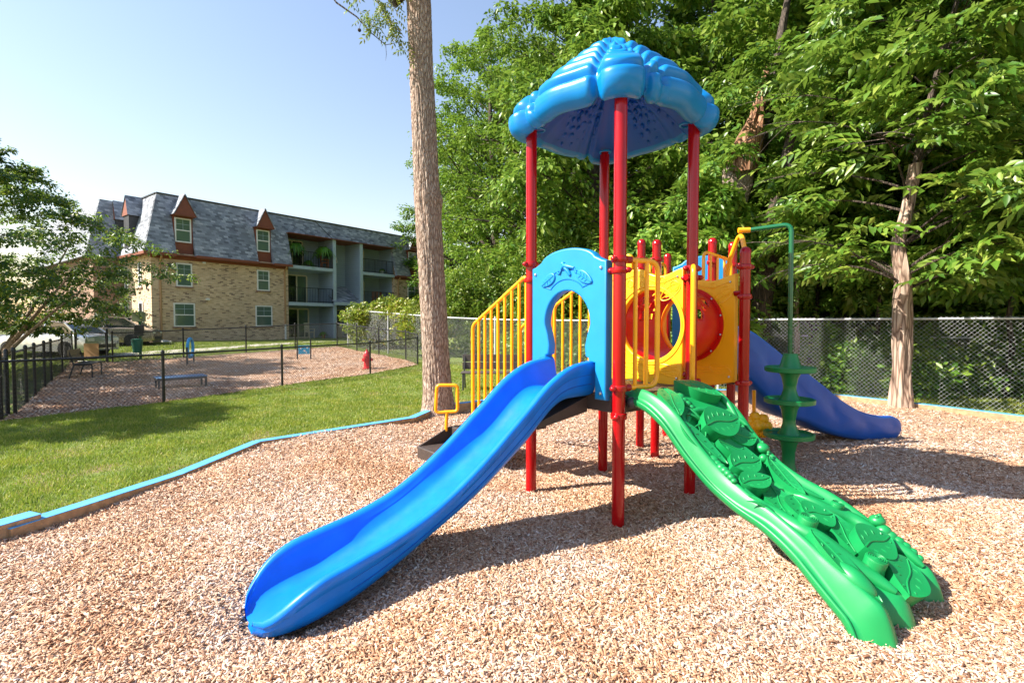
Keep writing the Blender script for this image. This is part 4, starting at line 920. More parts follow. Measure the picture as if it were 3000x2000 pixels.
# ---------------------------------------------------------------- dog run furniture, hydrant, bench, cars
def legs(t, pts, z1, s, mat):
    for p in pts: m = MB(); m.box((p[0], p[1], z1 / 2), (s, s, z1)); m.build('leg', mat, t, world=False)
t = thing('dog_platform', 'low blue topped dog agility platform on black legs behind the front fence', 'platform', (-8.75, 13.35, 0), R_(42))
m = MB(); m.box((0, 0, .31), (1.12, .62, .03)); m.build('top', simple('dark_blue_board', (.045, .13, .26), .6), t, world=False, bevel=.006)
m = MB(); m.box((0, -.29, .275), (1.06, .04, .05)); m.box((0, .29, .275), (1.06, .04, .05)); m.box((-.53, 0, .275), (.04, .54, .05)); m.box((.53, 0, .275), (.04, .54, .05)); m.build('frame', M_DARK, t, world=False)
legs(t, [(-.52, -.28), (.52, -.28), (-.52, .28), (.52, .28)], .295, .045, M_DARK)
def slat_bench(name, label, loc, rz, L, seat_mat, back_mat, nback=2):
    t = thing(name, label, 'bench', loc, rz)
    for k in range(3): m = MB(); m.box((0, -.17 + k * .165, .45), (L, .15, .035)); m.build('seat_slat', seat_mat, t, world=False, bevel=.006)
    for k in range(nback): m = MB(); m.box((0, .29 + .035 * k, .60 + .20 * k), (L, .03, .185), rz=0); m.build('back_slat', back_mat, t, world=False, bevel=.006)
    for s in (-1, 1):
        x = s * (L / 2 - .06)
        m = MB(); m.tube(fillet([(x, -.23, 0), (x, -.23, .42), (x, .22, .42)], .05), .022, 6); m.build('leg', M_DARK, t, world=False)
        m = MB(); m.tube([(x, .34, 0), (x, .21, .42), (x, .34, .90)], .022, 6); m.build('back_support', M_DARK, t, world=False)
    return t
slat_bench('park_bench', 'dark slatted bench on the lawn in front of the silver fence behind the stair rails', (-.35, 13.0, 0), .0, 1.9, M_BENCH, M_BENCH)
slat_bench('dog_run_bench', 'dark bench with tan back standing in the dog run beside the left fence', (-13.6, 16.2, .0), R_(118), 1.3, M_DARK, simple('tan_bench_back', (.24, .18, .10), .6))
hz = float(gz(-5.22, 18.3)) + .02
t = thing('fire_hydrant', 'small red fire hydrant in the mulch behind the front fence', 'hydrant', (-5.22, 18.2, hz))
MB().lathe([(.15, 0), (.15, .05), (.115, .06), (.105, .42), (.135, .43), (.135, .48), (.115, .49), (.10, .56), (.06, .63), (.03, .65), (.03, .70)], n=18).build('barrel', M_HYD, t, world=False)
for a in (0, 2.1, 4.2):
    m = MB(); m.lathe([(.05, 0), (.05, .07), (.065, .07), (.065, .10), (.02, .10), (.02, .13)], n=10, M=Matrix.Translation((.09 * math.cos(a), .09 * math.sin(a), .33)) @ Matrix.Rotation(a, 4, 'Z') @ Matrix.Rotation(math.pi / 2, 4, 'Y')); m.build('nozzle', M_HYD, t, world=False)
t = thing('hoop_jump', 'blue dog hoop jump on two black posts in front of the building path', 'hoop', (-12.4, 19.5, .15), R_(108))
m = MB(); m.tube([(.36 * math.cos(k * .2618), 0, .62 + .36 * math.sin(k * .2618)) for k in range(24)], .055, 8, closed=True); m.build('hoop', simple('hoop_blue', (.05, .35, .72), .45, var=.35, vscale=5), t, world=False)
for s in (-1, 1): m = MB(); m.box((s * .43, 0, .33), (.05, .05, .66)); m.build('post', M_DARK, t, world=False)
t = thing('jump_board', 'small blue dog jump board with white marks on two black posts', 'jump board', (-8.55, 20.8, float(gz(-8.5, 20.8))), R_(12))
m = MB(); m.box((0, 0, .40), (.44, .03, .36)); m.build('board', simple('board_blue', (.04, .38, .66), .5), t, world=False, bevel=.005)
m = MB()
for x, z, s in [(-.12, .46, .035), (.02, .36, .045), (.13, .48, .035), (-.05, .51, .025), (.09, .29, .03)]: m.lathe([(s, 0), (s, .004)], n=10, M=Matrix.Translation((x, -.0165, z)) @ Matrix.Rotation(math.pi / 2, 4, 'X'))
m.build('paw_marks', M_WHITE, t, world=False)
for s in (-1, 1): m = MB(); m.box((s * .26, 0, .38), (.05, .05, .9)); m.build('post', M_DARK, t, world=False)
t = thing('waste_station', 'green pet waste bin and sign plates on a dark post beside the gate', 'bin', (-15.2, 20.7, .23), .1)
m = MB(); m.box((0, 0, .92), (.07, .07, 2.1)); m.build('post', M_DGREEN, t, world=False)
m = MB(); m.lathe([(.15, 0), (.20, .50), (.205, .50), (.205, .54), (.12, .56)], (0, -.20, .30), 16); m.build('bin', simple('bin_green', (.01, .14, .10), .45), t, world=False)
m = MB(); m.box((0, -.05, 1.20), (.34, .12, .46)); m.build('bag_box', M_DARK, t, world=False, bevel=.02); m = MB(); m.box((0, -.045, 1.75), (.52, .015, .38)); m.build('sign_plate', simple('olive_plate', (.20, .24, .14), .5), t, world=False)
def car(label, loc, rz, paint):
    t = thing('parked_car', label, 'car', loc, rz, 'cars parked beyond the small tree')
    st_ = [(-2.30, .30, .62, .70), (-2.24, .24, .80, .78), (-1.7, .20, .90, .84), (-.9, .19, .93, .87), (.3, .19, .93, .87), (1.3, .20, .90, .86), (2.0, .22, .80, .80), (2.28, .30, .66, .66)]
    rows = []
    for x, zb, zt, hw in st_:
        rows.append([(x, y * hw, z) for y, z in [(-.96, zb), (-1, zb + .12), (-1, (zb + zt) / 2), (-.96, zt - .05), (-.85, zt), (0, zt + .03), (.85, zt), (.96, zt - .05), (1, (zb + zt) / 2), (1, zb + .12), (.96, zb), (0, zb - .02)]])
    m = MB().grid(rows, closed_u=True); m.f.append(tuple(range(12))); m.f.append(tuple(range(7 * 12, 8 * 12))[::-1]); b = m.build('body', paint, t, world=False, ang=40)
    cab = [(-1.75, .88, .70), (-1.05, 1.38, .58), (-.2, 1.45, .60), (.45, 1.38, .60), (1.25, .90, .72)]
    rows = [[(x, -hw, .86), (x, -hw * .98, z - .03 if z > 1 else z), (x, 0, z + .02), (x, hw * .98, z - .03 if z > 1 else z), (x, hw, .86)] for x, z, hw in cab]
    MB().grid(rows).build('windows', M_CARGL, t, world=False, ang=25)
    m = MB(); rr = [[(x, -hw * .96, z), (x, 0, z + .05), (x, hw * .96, z)] for x, z, hw in [(-1.12, 1.37, .58), (-.2, 1.45, .60), (.50, 1.38, .60)]]; m.grid(rr)
    for s in (-1, 1):
        for p, q in [((-1.78, .88, .70), (-1.08, 1.38, .57)), ((1.28, .88, .73), (.48, 1.38, .60)), ((-.25, .9, .83), (-.28, 1.44, .61))]: m.tube([(p[0], s * p[2], p[1]), (q[0], s * q[2], q[1])], .035, 6)
    m.build('car_roof', paint, t, world=False, ang=40)
    for x in (-1.38, 1.38):
        for s in (-1, 1):
            m = MB(); M_ = Matrix.Translation((x, s * .80, .31)) @ Matrix.Rotation(math.pi / 2, 4, 'X'); m.lathe([(.20, -.1), (.30, -.1), (.315, -.05), (.315, .05), (.30, .1), (.20, .1)], n=20, M=M_); wv = m.build('wheel', M_TYRE, t, world=False)
            m = MB(); m.lathe([(.19, -.085), (.19, .085)], n=14, M=M_); m.build('rim', M_GALV, wv, world=False)
    for s in (-1, 1):
        m = MB(); m.box((-2.27, s * .55, .68), (.06, .28, .13)); m.build('headlight', M_WHITE, t, world=False); m = MB(); m.box((2.22, s * .55, .68), (.08, .26, .14)); m.build('tail_light', M_REDPL, t, world=False)
    m = MB(); m.box((-2.29, 0, .40), (.05, 1.1, .16)); m.build('grille', M_DARK, t, world=False); return t
car('silver sedan parked behind the small tree at the left edge', (-19.6, 21.8, .36), R_(172), M_SILVER)
car('tan car parked behind the silver sedan', (-20.6, 25.6, .58), R_(200), M_TANCAR)

# ---------------------------------------------------------------- the playground set
PS = thing('playground_set', 'red posted playground set with blue canopy, slides, green climbing ramp and yellow panels', 'playground', (.97, 5.02, 0))
def pp(name, mb, mat, parent=None, ang=35, **k): return mb.build(name, mat, parent or PS, world=parent is None, ang=ang, **k)
F = V(.898, 4.24, 0); L = V(.194, 5.093, 0); R = V(1.751, 4.944, 0); B = V(1.047, 5.797, 0)
uFL = (L - F).normalized(); uFR = (R - F).normalized(); Z = V(0, 0, 1)
nFL = V(-.771, -.637, 0); nRB = V(.771, .637, 0); wRB = (B - R).normalized()
DZ = 1.09; PR = .0535; ZC = 3.60
def clamp(p, z, ang, parent, r=PR):
    m = MB(); m.lathe([(r + .001, -.028), (r + .013, -.024), (r + .016, -.012), (r + .016, .012), (r + .013, .024), (r + .001, .028)], (p.x, p.y, z), 22)
    for k in (0, 1):
        a = ang + k * math.pi; c = V(p.x + (r + .022) * math.cos(a), p.y + (r + .022) * math.sin(a), z); m.ball(c, .030, (1, 1, .85), 12, 7)
    o = pp('clamp', m, M_RED, parent); m = MB()
    for k in (0, 1):
        a = ang + k * math.pi; d = V(math.cos(a), math.sin(a), 0); s = V(-d.y, d.x, 0)
        for q in (-1, 1): m.ball(V(p.x, p.y, z) + d * (r + .026) + s * q * .028, .011, n=8, m=5)
    m.ball(V(p.x + (r + .014) * math.cos(ang + 1.57), p.y + (r + .014) * math.sin(ang + 1.57), z), .011, n=8, m=5)
    return o
def post(p, top, clamps, dome=True, r=PR):
    m = MB(); m.lathe([(r, -.25), (r, top - (.05 if dome else 0))] + ([] if not dome else []), (p.x, p.y, 0), 28); o = pp('post', m, M_RED)
    if dome:
        m = MB(); m.lathe([(r + .004, top - .055), (r + .004, top - .03)] + [(r * math.cos(a) + .002, top - .03 + r * .95 * math.sin(a)) for a in np.linspace(.1, 1.5, 7)], (p.x, p.y, 0), 24); pp('post_cap', m, M_RED, o)
    for z, a in clamps: clamp(p, z, a, o, r)
    return o
aFL = math.atan2(uFL.y, uFL.x); aFR = math.atan2(uFR.y, uFR.x)
post(F, ZC + .10, [(2.235, aFR), (2.145, aFL + .3), (1.16, aFR), (.925, aFR + .4)], False)
post(L, ZC + .10, [(2.29, aFL + 1.5), (2.135, aFL), (.93, aFL)], False)
post(R, ZC + .10, [(2.235, aFR - .35), (2.145, aFR - 1.0), (1.14, aFR - .5)], False)
post(B, ZC + .10, [(2.2, aFR), (2.1, aFL), (.95, aFL)], False)
# second deck posts
Q = [V(1.81, 6.37, 0), V(2.43, 5.30, 0), V(2.84, 6.55, 0), V(2.62, 6.66, 0), V(2.33, 7.62, 0), V(1.75, 6.88, 0)]
post(Q[0], 2.73, [(2.50, .5), (2.2, .7), (1.1, .7)]); post(Q[1], 2.48, [(2.29, .2), (1.98, .5), (1.08, .3)])
post(Q[2], 2.73, [(2.45, 2.6), (2.12, .4), (1.1, .3)]); post(Q[3], 2.80, [(2.5, .8), (2.25, .3), (1.2, .3)])
post(Q[4], 2.73, [(2.4, .5), (1.2, .3)]); post(Q[5], 2.82, [(2.57, .2), (2.43, .9), (1.2, .4)])
# decks
def deck(poly, z, th, parent=None):
    m = MB(); m.poly([(p[0], p[1]) for p in poly], th, Matrix.Translation((0, 0, z - th))); return pp('deck', m, M_DECK, bevel=.006)
def inset(pts, d):
    c = sum((V(*p[:2], 0) for p in pts), V(0, 0, 0)) / len(pts); return [(p[0] + (c.x - p[0]) * d, p[1] + (c.y - p[1]) * d) for p in pts]
dk = deck(inset([F, R, B, L], .045), DZ, .055)
m = MB()
for a, b in ((F, L), (F, R), (R, B), (B, L)):
    d = (b - a).normalized(); nrm = V(-d.y, d.x, 0); c = (F + R + B + L) / 4
    if nrm.dot(c - a) < 0: nrm = -nrm
    q0 = a + d * .075 + nrm * .012; q1 = b - d * .075 + nrm * .012; m.box(tuple((q0 + q1) / 2 + V(0, 0, 1.012)), ((q1 - q0).length, .03, .14), rz=math.atan2(d.y, d.x))
pp('deck_rim', m, M_BROWN, dk)
m = MB(); cdk = (F + R + B + L) / 4
for i in range(-9, 10):
    for j in range(-9, 10):
        p = cdk + uFR * i * .05 + uFL * j * .05; m.lathe([(.009, 0), (.009, .0015)], (p.x, p.y, DZ + .0006), 6)
pp('deck_holes', m, M_DARK, dk)
m = MB(); m.ball(F + uFR * .115 - uFL * .05 + V(0, 0, 1.03), .05, (1, 1, 1)); pp('ramp_pivot', m, M_DARK)
deck([(p.x, p.y) for p in (R + nRB * .85 + wRB * 1.0, R + nRB * .85 - wRB * .08, Q[2] + V(.02, -.1, 0), Q[4], Q[5] + nRB * .2)], 1.16, .12)
# --- canopy
cc = V(.972, 5.018, 0); caz = math.atan2(F.y - cc.y, F.x - cc.x)
def sqr(th, p=4.2):
    a = th - caz + math.pi / 4; return .785 / (abs(math.cos(a)) ** p + abs(math.sin(a)) ** p) ** (1 / p)
NT = 384
prof = [(0, 4.47), (.05, 4.465), (.10, 4.44), (.2, 4.375), (.3, 4.305), (.4, 4.235), (.5, 4.165), (.6, 4.095), (.7, 4.025), (.8, 3.955), (.88, 3.895), (.95, 3.825), (.985, 3.765), (1.0, 3.70), (.995, 3.645), (.975, 3.605), (.945, 3.575), (.91, 3.56), (.875, 3.565), (.855, 3.585)]
pr_, pz_ = np.array([p[0] for p in prof]), np.array([p[1] for p in prof]); pl_ = np.concatenate([[0], np.cumsum(np.hypot(np.diff(pr_) * .9, np.diff(pz_)))])
def groove(x, w_): return 1 - math.exp(-(x / w_) ** 2)
def canopy():
    rows = []; NV = 120; tiers = [0, .14, .30, .46, .62, .79, .96]   # arc length of the tier grooves as share of the slope
    Ls = pl_[12]
    for i in range(1, NV + 1):
        s = pl_[-1] * (i / NV); rr = np.interp(s, pl_, pr_); zz = np.interp(s, pl_, pz_); e = 1e-3
        tx = np.interp(s + e, pl_, pr_) - np.interp(s - e, pl_, pr_); tz = np.interp(s + e, pl_, pz_) - np.interp(s - e, pl_, pz_); ln = math.hypot(tx, tz) or 1; nx, nz = -tz / ln, tx / ln
        q = s / Ls; row = []
        for k in range(NT):
            th = caz + 2 * math.pi * k / NT; Rm = sqr(th)
            sa = (th - caz) / (math.pi / 2); fr = (sa % 1) - .5; u_ = math.tan(fr * math.pi / 2)          # -1..1 along a side, 0 at its middle
            au = abs(u_); half = .78 * max(rr, .1)
            dcol = abs(au - .60) * half; dsub = abs(u_ + .36) * half; drid = (1 - au) * half
            wob = .020 * math.cos(u_ * 3.1) + (.05 if au < .60 else 0)
            dt = min(min(abs(q - t - wob) for t in tiers[1:6]) * Ls, abs(q - 1.0) * Ls + .028)
            g_ = 1 - .85 * (1 - groove(dcol, .045)); gt = 1 - .92 * (1 - groove(dt, .048)); gm = 1 - .7 * (1 - groove(dsub, .035)) * (1 if q < 1.1 else .3)
            amp = .085 * min(1, .25 + rr / .5) * (1.0 if q < 1.15 else max(.15, 1 - (q - 1.15) * 2.2))
            disp = amp * (g_ * gt * gm - .5)
            lobe = 1 + .03 * math.cos(8 * (th - caz)) * min(1, q / .7) - .035 * math.exp(-((au - .60) / .10) ** 2) * min(1, max(0, (q - .7) * 3))
            lz = (.012 - .012 * math.cos(4 * (th - caz))) * max(0, min(1, (q - .9) * 3)) - .095 * math.exp(-(max(0, 1 - au) / .42) ** 2) * math.sin(math.pi * min(1, q / 1.05)) ** .8
            r_ = rr * Rm * lobe + nx * disp; row.append((cc.x + r_ * math.cos(th), cc.y + r_ * math.sin(th), zz + nz * disp + lz))
        rows.append(row)
    mb = MB().grid(rows, closed_u=True); apex = len(mb.v); mb.v.append((cc.x, cc.y, 4.47))
    mb.f += [(k, apex, (k + 1) % NT) for k in range(NT)]
    return mb, rows[-1]
cmb, edge = canopy(); cano = pp('canopy', cmb, M_CANOPY, ang=60)
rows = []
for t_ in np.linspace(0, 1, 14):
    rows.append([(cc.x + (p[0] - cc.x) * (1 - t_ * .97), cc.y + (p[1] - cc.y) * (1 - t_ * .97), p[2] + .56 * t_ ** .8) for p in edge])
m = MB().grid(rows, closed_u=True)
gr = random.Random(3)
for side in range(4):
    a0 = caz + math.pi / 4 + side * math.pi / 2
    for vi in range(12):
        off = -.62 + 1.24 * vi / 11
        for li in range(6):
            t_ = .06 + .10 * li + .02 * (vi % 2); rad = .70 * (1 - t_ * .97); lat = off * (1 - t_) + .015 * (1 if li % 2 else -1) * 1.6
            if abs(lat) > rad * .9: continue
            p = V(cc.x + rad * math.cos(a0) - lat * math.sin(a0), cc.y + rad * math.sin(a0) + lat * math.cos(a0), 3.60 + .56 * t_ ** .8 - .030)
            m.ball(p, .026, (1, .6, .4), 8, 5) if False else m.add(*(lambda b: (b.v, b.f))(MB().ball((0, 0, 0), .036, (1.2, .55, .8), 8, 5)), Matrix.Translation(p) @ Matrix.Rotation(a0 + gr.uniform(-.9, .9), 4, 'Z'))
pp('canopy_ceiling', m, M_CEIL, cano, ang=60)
for p in (F, L, R, B):
    d = (p - cc).normalized(); m = MB(); m.tube([p - d * .07 + V(.06 * math.cos(k * .35), .06 * math.sin(k * .35), ZC + .012) for k in range(18)], .012, 6, closed=True); pp('post_socket', m, M_CANOPY, cano)
d = (F - cc).normalized(); m = MB(); pB = F + d * .175 + V(0, 0, 3.64); m.lathe([(.026, -.02), (.026, .012), (.012, .016)], (0, 0, 0), 10, frame(tuple(pB), (-d.y, d.x, 0), (0, 0, 1))); m.ball(pB + d * .0, .026); pp('canopy_bolt', m, M_STEEL, cano)
# --- slide 1
zr = smoothcurve([-.02, .12, .30, .55, .87, 1.28, 1.64, 1.97, 2.25, 2.44, 2.58, 2.69, 2.80], [1.385, 1.375, 1.345, 1.23, .98, .665, .445, .325, .262, .215, .145, .06, -.03])
zb1 = smoothcurve([-.02, .15, .40, .82, 1.25, 1.62, 1.94, 2.23, 2.45, 2.82], [1.055, 1.055, 1.03, .72, .435, .245, .10, -.005, -.055, -.11])
def slide_mesh(p0, d, lat, zr, zb, S, w0, s_round, r_round, wave=False, floor=.05):
    rows = []; N = 90
    for i in range(N + 1):
        s = S * i / N; top = zr(s); bot = zb(s); q = max(0, (s - s_round) / r_round); sc = max(.0, 1 - min(1, q) ** 2.8) ** (1 / 2.8) if q > 0 else 1
        w_ = w0 + (.035 * min(1, max(0, (s - 1.7) / .6)) if not wave else 0)
        h = max(.02, top - bot); fl = min(floor, h * .7)
        a = .5 * h + fl * .5
        half = [(.0, 0), (w_ - .09, 0), (w_ - .035, .018), (w_ - .006, .07 if h > .15 else h * .4), (w_ + .004, h * .45), (w_ + .012, h * .62), (w_ + .014, h * .65), (w_ + .026, h - .075 if h > .2 else h * .7), (w_ + .036, h - .045 if h > .2 else h * .8), (w_ + .038, h - .022), (w_ + .026, h - .004), (w_ + .004, h + .002), (w_ - .018, h - .004), (w_ - .034, h - .028), (w_ - .042, h - .07 if h > .2 else h * .8), (w_ - .055, a), (w_ - .082, fl + (h - fl) * .22), (w_ - .13, fl + (h - fl) * .06), (w_ - .19, fl + .004), (.0, fl)]
        if h < .12:
            half = [(x, min(y, h)) for x, y in half]
        ring = []
        for x, y in half: ring.append((x, y))
        full = [(x, y) for x, y in ring] + [(-x, y) for x, y in reversed(ring[1:-1])]
        row = []
        for k, (x, y) in enumerate(full):
            dz = 0; xx = x * sc
            if wave and abs(x) > w_ - .02 and .1 < y < h - .06:
                xx += math.copysign(.024 * math.sin(s * 6 + y * 7) * math.sin(math.pi * min(1, y / h)), x)
            yy = y
            if q > 0: yy = y * (1 - .25 * min(1, q) ** 3) if y > .0 else y
            row.append(tuple(p0 + d * s + lat * xx + V(0, 0, bot + yy)))
        rows.append(row)
    mb = MB().grid(rows, closed_u=True); n = len(rows[0]); mb.f.append(tuple(range(n)))
    return mb
s0 = (F + L) / 2 + nFL * -.02
sl = pp('slide', slide_mesh(s0, nFL, uFL, zr, zb1, 2.745, .275, 2.38, .37), M_BLUE, ang=50)
m = MB()
for hz_ in (.36, .62):
    for sg_ in (-1, 1):
        pts = [s0 + nFL * s + uFL * sg_ * (.275 + .035 * min(1, max(0, (s - 1.7) / .6)) + (.0015 if hz_ < .5 else .0105)) + V(0, 0, zb1(s) + hz_ * (zr(s) - zb1(s))) for s in np.linspace(.05, 2.25, 60)]; m.tube(pts, .0035, 5)
pp('seam', m, M_BLUE2, sl)
m = MB(); a_ = s0 + nFL * .06 + V(0, 0, 1.02)
for s1, s2 in ((.02, .62),):
    q = []
    for s in (s1, s2):
        for sd_ in (-1, 1): q.append(s0 + nFL * s + uFL * sd_ * .2 + V(0, 0, zb1(s) - .004)); q.append(s0 + nFL * s + uFL * sd_ * .2 + V(0, 0, zb1(s) - (.14 if s < .3 else .05)))
    m.add(q, [(0, 1, 3, 2), (4, 6, 7, 5), (0, 4, 5, 1), (2, 3, 7, 6), (0, 2, 6, 4), (1, 5, 7, 3)])
pp('slide_bracket', m, M_BROWN, sl)
# --- blue arch panel above slide 1 (x from F towards L)
def arch_panel(o, x, nrm, W, z0, top, apex, mat, mat2, open_r=.285, zc=1.70, parent=None):
    xc = W / 2; out = [(0, z0), (0, top)]
    out += [(.05, top + .012)] + [(xc + (xc - .12) * -math.cos(t) * 1.0, top + .02 + (apex - top - .02) * math.sin(t)) for t in np.linspace(.22, math.pi - .22, 22)] + [(W - .05, top + .012), (W, top), (W, z0)]
    leg = .125
    inn = [(W - leg, z0), (W - leg, 1.36), (W - leg - .07, 1.37), (W - leg - .075, 1.40), (xc + .235, 1.41), (xc + .225, 1.50), (xc + .25, 1.60)]
    inn += [(xc + open_r * math.cos(t), zc + .30 * math.sin(t)) for t in np.linspace(0, math.pi, 22)]
    inn += [(xc - .25, 1.60), (xc - .225, 1.50), (xc - .235, 1.41), (leg + .075, 1.40), (leg + .07, 1.37), (leg, 1.36), (leg, z0)]
    pts = [(p[0], p[1] - z0) for p in out + inn]
    M_ = frame(tuple(V(*o) + V(0, 0, z0)), x, (0, 0, 1)); m = MB(); plate(m, [pts], .095, .016, M_); pan = m.build('arch_panel', mat, parent or PS, world=True, ang=40)
    # raised and sunk relief: arched band and leaves, both faces carry it on the outside
    sgn = 1 if M_.to_3x3().col[2].dot(Vector(nrm)) > 0 else -1; zf = .0475 * sgn
    m = MB()
    def L2(x_, z_, h_=0): return M_ @ V(x_, z_ - z0, zf + h_ * sgn)
    for rr, zz in ((.425, 1.80), (.265, 1.86)):
        m.tube([L2(xc + rr * math.cos(t), zz + rr * .93 * math.sin(t)) for t in np.linspace(.72, math.pi - .72, 24)], .007, 6)
    for sx in (-1, 1):
        t = math.pi / 2 - sx * (math.pi / 2 - .72); m.tube([L2(xc + .425 * math.cos(t), 1.80 + .425 * .93 * math.sin(t)), L2(xc + .265 * math.cos(t), 1.86 + .265 * .93 * math.sin(t))], .007, 6)
    m.build('relief_band', mat2, pan, world=False, ang=60)
    m = MB()
    for sx in (-1, 1):
        c = L2(xc + sx * .23, 2.105); ex = (M_.to_3x3() @ V(1, -sx * .55, 0)); ey = (M_.to_3x3() @ V(sx * .55, 1, 0)); Fm = frame(tuple(c), ex, ey)
        lf = [(.10 * math.cos(t), .05 * math.sin(t) * (1 - .25 * math.cos(t) * sx)) for t in np.linspace(0, 2 * math.pi, 20, endpoint=False)]; plate(m, [lf], .03, .008, Fm)
        m.tube([Fm @ V(-.09, 0, .017 * sgn), Fm @ V(.09, 0, .017 * sgn)], .004, 5)
        for q in (-.04, 0, .04): m.tube([Fm @ V(q, 0, .017 * sgn), Fm @ V(q + .02, .03, .017 * sgn)], .003, 5); m.tube([Fm @ V(q, 0, .017 * sgn), Fm @ V(q + .02, -.03, .017 * sgn)], .003, 5)
    m.tube([L2(xc - .10, 2.20, .004), L2(xc - .04, 2.215, .01), L2(xc + .02, 2.23, .012), L2(xc + .06, 2.20, .006)], [.012, .02, .024, .012], 8); m.tube([L2(xc - .05, 2.14, .0), L2(xc - .03, 2.18, .012), L2(xc + .04, 2.235, .012)], [.018, .02, .012], 8)
    m.tube([L2(xc + .05, 2.21, .0), L2(xc + .08, 2.16, .01), L2(xc + .11, 2.17, .006)], .010, 7); m.tube([L2(xc - .10, 2.2, .0), L2(xc - .13, 2.15, .01), L2(xc - .15, 2.16, .006)], .008, 7); m.ball(L2(xc + .035, 2.245, .005), .024)
    m.build('leaf_relief', mat, pan, world=False, ang=50)
    for xx, zz in ((.055, top - .06), (W - .055, top - .06), (.055, z0 + .06), (W - .055, z0 + .06)): MB().ball(L2(xx, zz, .001), .016, n=10, m=6).build('panel_bolt', M_STEEL, pan, world=False)
    return pan
arch_panel(F + uFL * .095 + nFL * .012, uFL, nFL, .935, 1.045, 2.235, 2.385, M_SKYBLUE, M_BLUE)
# --- yellow loops (hand rails) at the ramp
def loop(p, d, len_, z0, z1, nb, parent=None, r=.0225):
    pts = fillet([p + Z * z1 + d * .06, p + d * len_ + Z * z1, p + d * len_ + Z * z0, p + Z * z0 + d * .06], .10, 7); m = MB(); m.tube(pts, r, 12)
    for k in range(nb): q = p + d * (.16 + (len_ - .16) * k / nb); m.tube([q + Z * z1, q + Z * z0], r * .85, 10)
    o = pp('grab_rail', m, M_YPAINT, parent)
    m = MB()
    for z in (z0, z1): m.tube([p + Z * z + d * .05, p + Z * z + d * .11], .031, 12)
    pp('rail_sleeve', m, M_RED, o); return o
loop(F, V(.925, .38, 0), .39, 1.16, 2.235, 2); loop(R, V(-.30, -.954, 0), .38, 1.14, 2.225, 2)
# --- tunnel panels (x from R towards B) and crawl tube
def wavy(W, z0, z1, hole, mat, name, o, x, sgn, leaf=False, lower=.03, parent=None):
    top = [(W * t, z1 + .045 * math.sin(t * 2 * math.pi * 1.5 + (.4 if sgn > 0 else 2.2)) - .02 * abs(2 * t - 1) ** 4) for t in np.linspace(1, 0, 32)]
    bot = [(W * t, z0 + lower * math.cos(t * 2 * math.pi * 1.5 + .5)) for t in np.linspace(0, 1, 24)]
    def rnd(pts): return pts
    M_ = frame(tuple(V(*o)), x, (0, 0, 1)); m = MB()
    hx, hz_, hr = hole; circ = [(hx + hr * math.cos(t), hz_ + hr * math.sin(t)) for t in np.linspace(0, 2 * math.pi, 56, endpoint=False)]
    plate(m, [bot + top, circ], .07, .014, M_); pan = m.build(name, mat, parent or PS, world=True, ang=40)
    zf = .035 * sgn; m = MB(); L2 = lambda a, b, h=0: M_ @ V(a, b, zf + h * sgn)
    m.tube([L2(hx + (hr + .045) * math.cos(t), hz_ + (hr + .045) * math.sin(t)) for t in np.linspace(0, 2 * math.pi, 56, endpoint=False)], .010, 6, closed=True)
    m.tube([L2(p[0], p[1] - .07) for p in top[2:-2]], .007, 6)
    for a, b, r_ in [(.10, .16, .05), (.24, .10, .035), (.80, .17, .055), (.66, .11, .04), (.9, .08, .03), (.5, .12, .03)]:
        c = (W * a, z1 - b); m.tube([L2(c[0] + r_ * math.cos(t), c[1] + r_ * math.sin(t)) for t in np.linspace(0, 2 * math.pi, 20, endpoint=False)], .006, 5, closed=True)
    for k in range(3): m.tube([L2(W * t, z0 + .10 + .045 * k + .02 * math.sin(t * 9 + k)) for t in np.linspace(.06, .94, 20)], .006, 5)
    for cx, cz, an in ((.14, z1 - .22, 2.6), (.16, z0 + .15, .25), (W - .14, z0 + .16, 2.8)):
        pts = [(cx + .13 * math.cos(t) * math.cos(an) - .055 * math.sin(t) * math.sin(an), cz + .13 * math.cos(t) * math.sin(an) + .055 * math.sin(t) * math.cos(an)) for t in np.linspace(0, 2 * math.pi, 22, endpoint=False)]
        m.tube([L2(*p) for p in pts], .006, 5, closed=True); m.tube([L2(cx - .12 * math.cos(an), cz - .12 * math.sin(an)), L2(cx + .12 * math.cos(an), cz + .12 * math.sin(an))], .004, 5)
    m.build('panel_relief', mat, pan, world=False, ang=60)
    for a, b in ((.06, z1 - .07), (W - .06, z1 - .07), (.06, z0 + .08), (W - .06, z0 + .08)): MB().ball(L2(a, b, .002), .014, n=8, m=5).build('panel_bolt', M_STEEL, pan, world=False)
    return pan
p1o = R + wRB * .075; W1 = (B - R).length - .15; wHC = .465 - .075
p1 = wavy(W1, 1.075, 2.235, (wHC, 1.685, .362), M_YEL, 'tunnel_panel', p1o, wRB, 1 if frame((0, 0, 0), wRB, Z).to_3x3().col[2].dot(nRB) < 0 else -1)
TL = .75; p2o = R + nRB * (TL + .035) - wRB * .06
p2 = wavy(1.06, 1.05, 2.215, (.525, 1.685, .362), M_YEL, 'tunnel_panel', p2o, wRB, 1 if frame((0, 0, 0), wRB, Z).to_3x3().col[2].dot(nRB) < 0 else -1)
hc = R + wRB * .465 + V(0, 0, 1.685); rows = []; NH = 72; NS = 40; TR = .378
